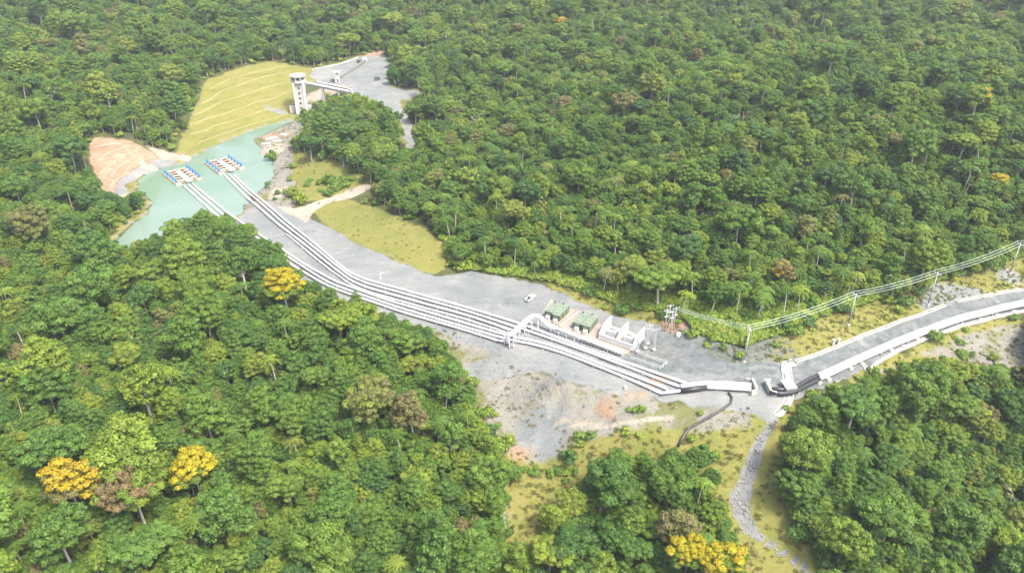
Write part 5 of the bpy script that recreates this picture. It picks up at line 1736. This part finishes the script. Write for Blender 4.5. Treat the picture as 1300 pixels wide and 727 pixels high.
# undergrowth: low bushes under and between the trees, broad light herbs along the edges
def bush(name, Rr, n, rc, leaf, per, mat, zf=.7):
    d = rand_dirs(n * 3); d = d[d[:, 2] > -.1][:n]
    c = d * np.array([Rr, Rr, Rr * zf]) * rng.uniform(.3, .8, (len(d), 1))
    c[:, 2] += Rr * .35
    m = crown_mesh(name, (c, rc * rng.uniform(.7, 1.3, len(c))), leaf, per)
    m.materials[0] = mat
    return m
BUSH = [bush('bush_a', 2.0, 9, .9, .30, 55, M['leaf']), bush('bush_b', 2.4, 12, .8, .34, 45, M['leaf'], .9), bush('herb_clump', 1.6, 8, .8, .42, 22, M['herb']), bush('herb_mat', 2.0, 10, .7, .36, 26, M['herb'], .5)]
und = []
def inframe(x, y, z, m=30):
    u, v, d = project(x, y, z)
    return -m < u < 1300 + m and -m < v < 727 + m
for _ in range(26000):
    x, y = sample_xy()
    if y > 620: continue
    od = open_sd(x, y)
    if od > -1.5: continue
    z = Hs(x, y)
    if not inframe(x, y, z): continue
    sd2 = soft_sd(x, y)
    u, v, d = project(x, y, z + 1)
    if sd2 > 0 or tree_clear(u, v):
        if sd2 > 3 or R.random() > .35: continue
    edge = od > -14
    k = R.choice((2, 3, 2, 0)) if (edge and R.random() < .75) else R.choice((0, 1, 1))
    s = R.uniform(.6, 1.5) * (1.0 if k > 1 else 1.25)
    und.append((x, y, z, k, R.uniform(0, 6.28), s, s * R.uniform(.7, 1.3), min(1, max(0, R.gauss(.62 if k > 1 else .42, .2)))))
# dense light green herbs on the bank behind the yard and behind the verge
for _ in range(11000):
    px = R.uniform(560, 1300)
    edge_y = np.interp(px, [560, 600, 645, 700, 740, 800, 845, 870, 905, 945, 985, 1030, 1080, 1140, 1190, 1245, 1300], [318, 338, 344, 352, 366, 386, 392, 402, 428, 432, 420, 400, 384, 366, 350, 338, 318])
    py = edge_y + 5 - (R.uniform(0, 62) if 640 < px < 1060 else abs(R.gauss(0, 14)))
    g = P(px, py)
    if open_sd(g[0], g[1]) > -1: continue
    s = R.uniform(.45, 1.1)
    und.append((g[0], g[1], g[2], R.choice((2, 3, 2)), R.uniform(0, 6.28), s, s * R.uniform(.7, 1.3), min(1, max(0, R.gauss(.6, .22)))))
# scattered bushes on the bank and the meadow
for (cx_, cy_, rx, ry, n) in ((740, 555, 14, 6, 7), (905, 585, 12, 10, 8), (800, 520, 20, 4, 4), (428, 236, 24, 9, 26), (350, 240, 12, 20, 6),
                              (395, 150, 12, 14, 16), (690, 600, 60, 10, 12), (1130, 480, 50, 6, 16), (1250, 455, 50, 12, 8), (590, 350, 20, 4, 10), (625, 545, 8, 20, 4), (1000, 515, 6, 6, 5)):
    for _ in range(n):
        g = P(R.gauss(cx_, rx * .6), R.gauss(cy_, ry * .6))
        if open_sd(g[0], g[1]) > -1: continue
        s = R.uniform(.5, 1.1) * (1.5 if cx_ == 428 else 1)
        und.append((g[0], g[1], g[2], R.choice((0, 1, 2)), R.uniform(0, 6.28), s, s * R.uniform(.6, 1.1), min(.7, max(.2, R.gauss(.45, .12)))))
scatter('undergrowth', und, [[b] for b in BUSH], 'low bushes and broad-leaved herbs between the trees', 'undergrowth')
print('UND', len(und))

# grass tufts
def tuft(name, n, h, spread):
    pos, nr, sz, lv = [], [], [], []
    for _ in range(n):
        a = R.uniform(0, 6.28); r = spread * R.random() ** .5
        hh = h * R.uniform(.5, 1.1)
        pos.append((r * math.cos(a), r * math.sin(a), hh * .45))
        nr.append((math.cos(a) * .6 + R.gauss(0, .4), math.sin(a) * .6 + R.gauss(0, .4), R.uniform(.2, .9)))
        sz.append(hh * .6); lv.append((R.uniform(.2, .8), R.uniform(.3, .8)))
    return leaves_mesh(name, np.array(pos), np.array(nr), np.array(sz), np.array(lv), M['straw'], aspect=.28)
TUFT = [tuft('tuft_a', 26, .55, .8), tuft('tuft_b', 34, .8, 1.0), tuft('tuft_c', 20, .4, .9)]
gr = []
fld = {k: grid_lookup(SD[k]) for k in ('meadow', 'verge', 'terrace', 'grass_slope', 'grass_patch', 'rubble_bank', 'road_bank', 'gully', 'soil_path', 'gravel_yard', 'access_road', 'shore_bank')}
def strew(key, n, lo, hi, tint, tsd, dens=1.0):
    p = REG[key]
    x0, y0 = p.min(0); x1, y1 = p.max(0)
    c = 0
    for _ in range(n * 12):
        if c >= n: break
        x, y = R.uniform(x0, x1), R.uniform(y0, y1)
        if fld[key](x, y) < -.5: continue
        if key != 'rubble_bank' and max(fld['gully'](x, y), fld['soil_path'](x, y), fld['gravel_yard'](x, y), fld['access_road'](x, y)) > -.3: continue
        if dens < 1 and .5 + .45 * float(wob(np.array(x), np.array(y), 26, 7, 5)) > dens * 1.3: continue
        s = R.uniform(lo, hi)
        tt = tint + .16 * float(wob(np.array(x), np.array(y), 40, 13, 4)) + R.gauss(0, tsd)
        gr.append((x, y, Hs(x, y), R.randrange(3), R.uniform(0, 6.28), s, s * R.uniform(.6, 1.2), min(1, max(0, tt))))
        c += 1
strew('meadow', 2200, .5, 1.1, .48, .12)
strew('verge', 1400, .45, 1.0, .42, .15)
strew('grass_slope', 120, .35, .8, .45, .12)
strew('grass_patch', 150, .4, .9, .4, .12)
strew('terrace', 150, .3, .7, .42, .12)
strew('rubble_bank', 240, .4, .9, .85, .15, .45)
strew('road_bank', 900, .4, .9, .5, .15)
strew('shore_bank', 260, .5, 1.1, .5, .15, .5)
scatter('grass', gr, [[b] for b in TUFT], 'yellowish rough grass on the slopes and clearing', 'grass')

# loose stones
def stone(name, r):
    d = rand_dirs(18)
    import bmesh
    bm = bmesh.new()
    for q in d * r * rng.uniform(.8, 1.1, (18, 1)) * np.array([1, .85, .65]): bm.verts.new(q)
    bmesh.ops.convex_hull(bm, input=bm.verts)
    for v in [v for v in bm.verts if not v.link_faces]: bm.verts.remove(v)
    me = bpy.data.meshes.new(name); bm.to_mesh(me); bm.free()
    me.materials.append(M['rock'])
    return me
STONES = [stone('stone_a', .45), stone('stone_b', .4), stone('stone_c', .5)]
st = []
def stones(key, n, lo, hi):
    p = REG[key]; x0, y0 = p.min(0); x1, y1 = p.max(0); c = 0
    for _ in range(n * 15):
        if c >= n: break
        x, y = R.uniform(x0, x1), R.uniform(y0, y1)
        if fld[key](x, y) < (.7 if key == 'gully' else 0): continue
        s = R.uniform(lo, hi) * (2.2 if R.random() < .05 else 1)
        st.append((x, y, Hs(x, y) + .05, R.randrange(3), R.uniform(0, 6.28), s, s, .5)); c += 1
stones('gully', 800, .3, .8); stones('rubble_bank', 700, .25, .7); stones('shore_bank', 260, .5, 1.6)
scatter('rubble', st, [[s] for s in STONES], 'loose grey stones on the bank and in the gully', 'stones')

# ------------------------------------------------------------------ the humid air
hz = MB().box((0, 875, 30), (3040, 2090, 246))
o = hz.build('haze', None)
m = bpy.data.materials.new('humid_air'); m.use_nodes = True
nt = m.node_tree; nt.nodes.clear()
out = N(nt, 'ShaderNodeOutputMaterial'); pv = N(nt, 'ShaderNodeVolumePrincipled')
pv.inputs['Color'].default_value = (.86, .92, 1.0, 1)
pv.inputs['Density'].default_value = .00014
pv.inputs['Anisotropy'].default_value = .2
nt.links.new(pv.outputs[0], out.inputs['Volume'])
o.data.materials.append(m)
tag(o, 'thin pale humid air over the valley', 'haze', None, 'stuff')
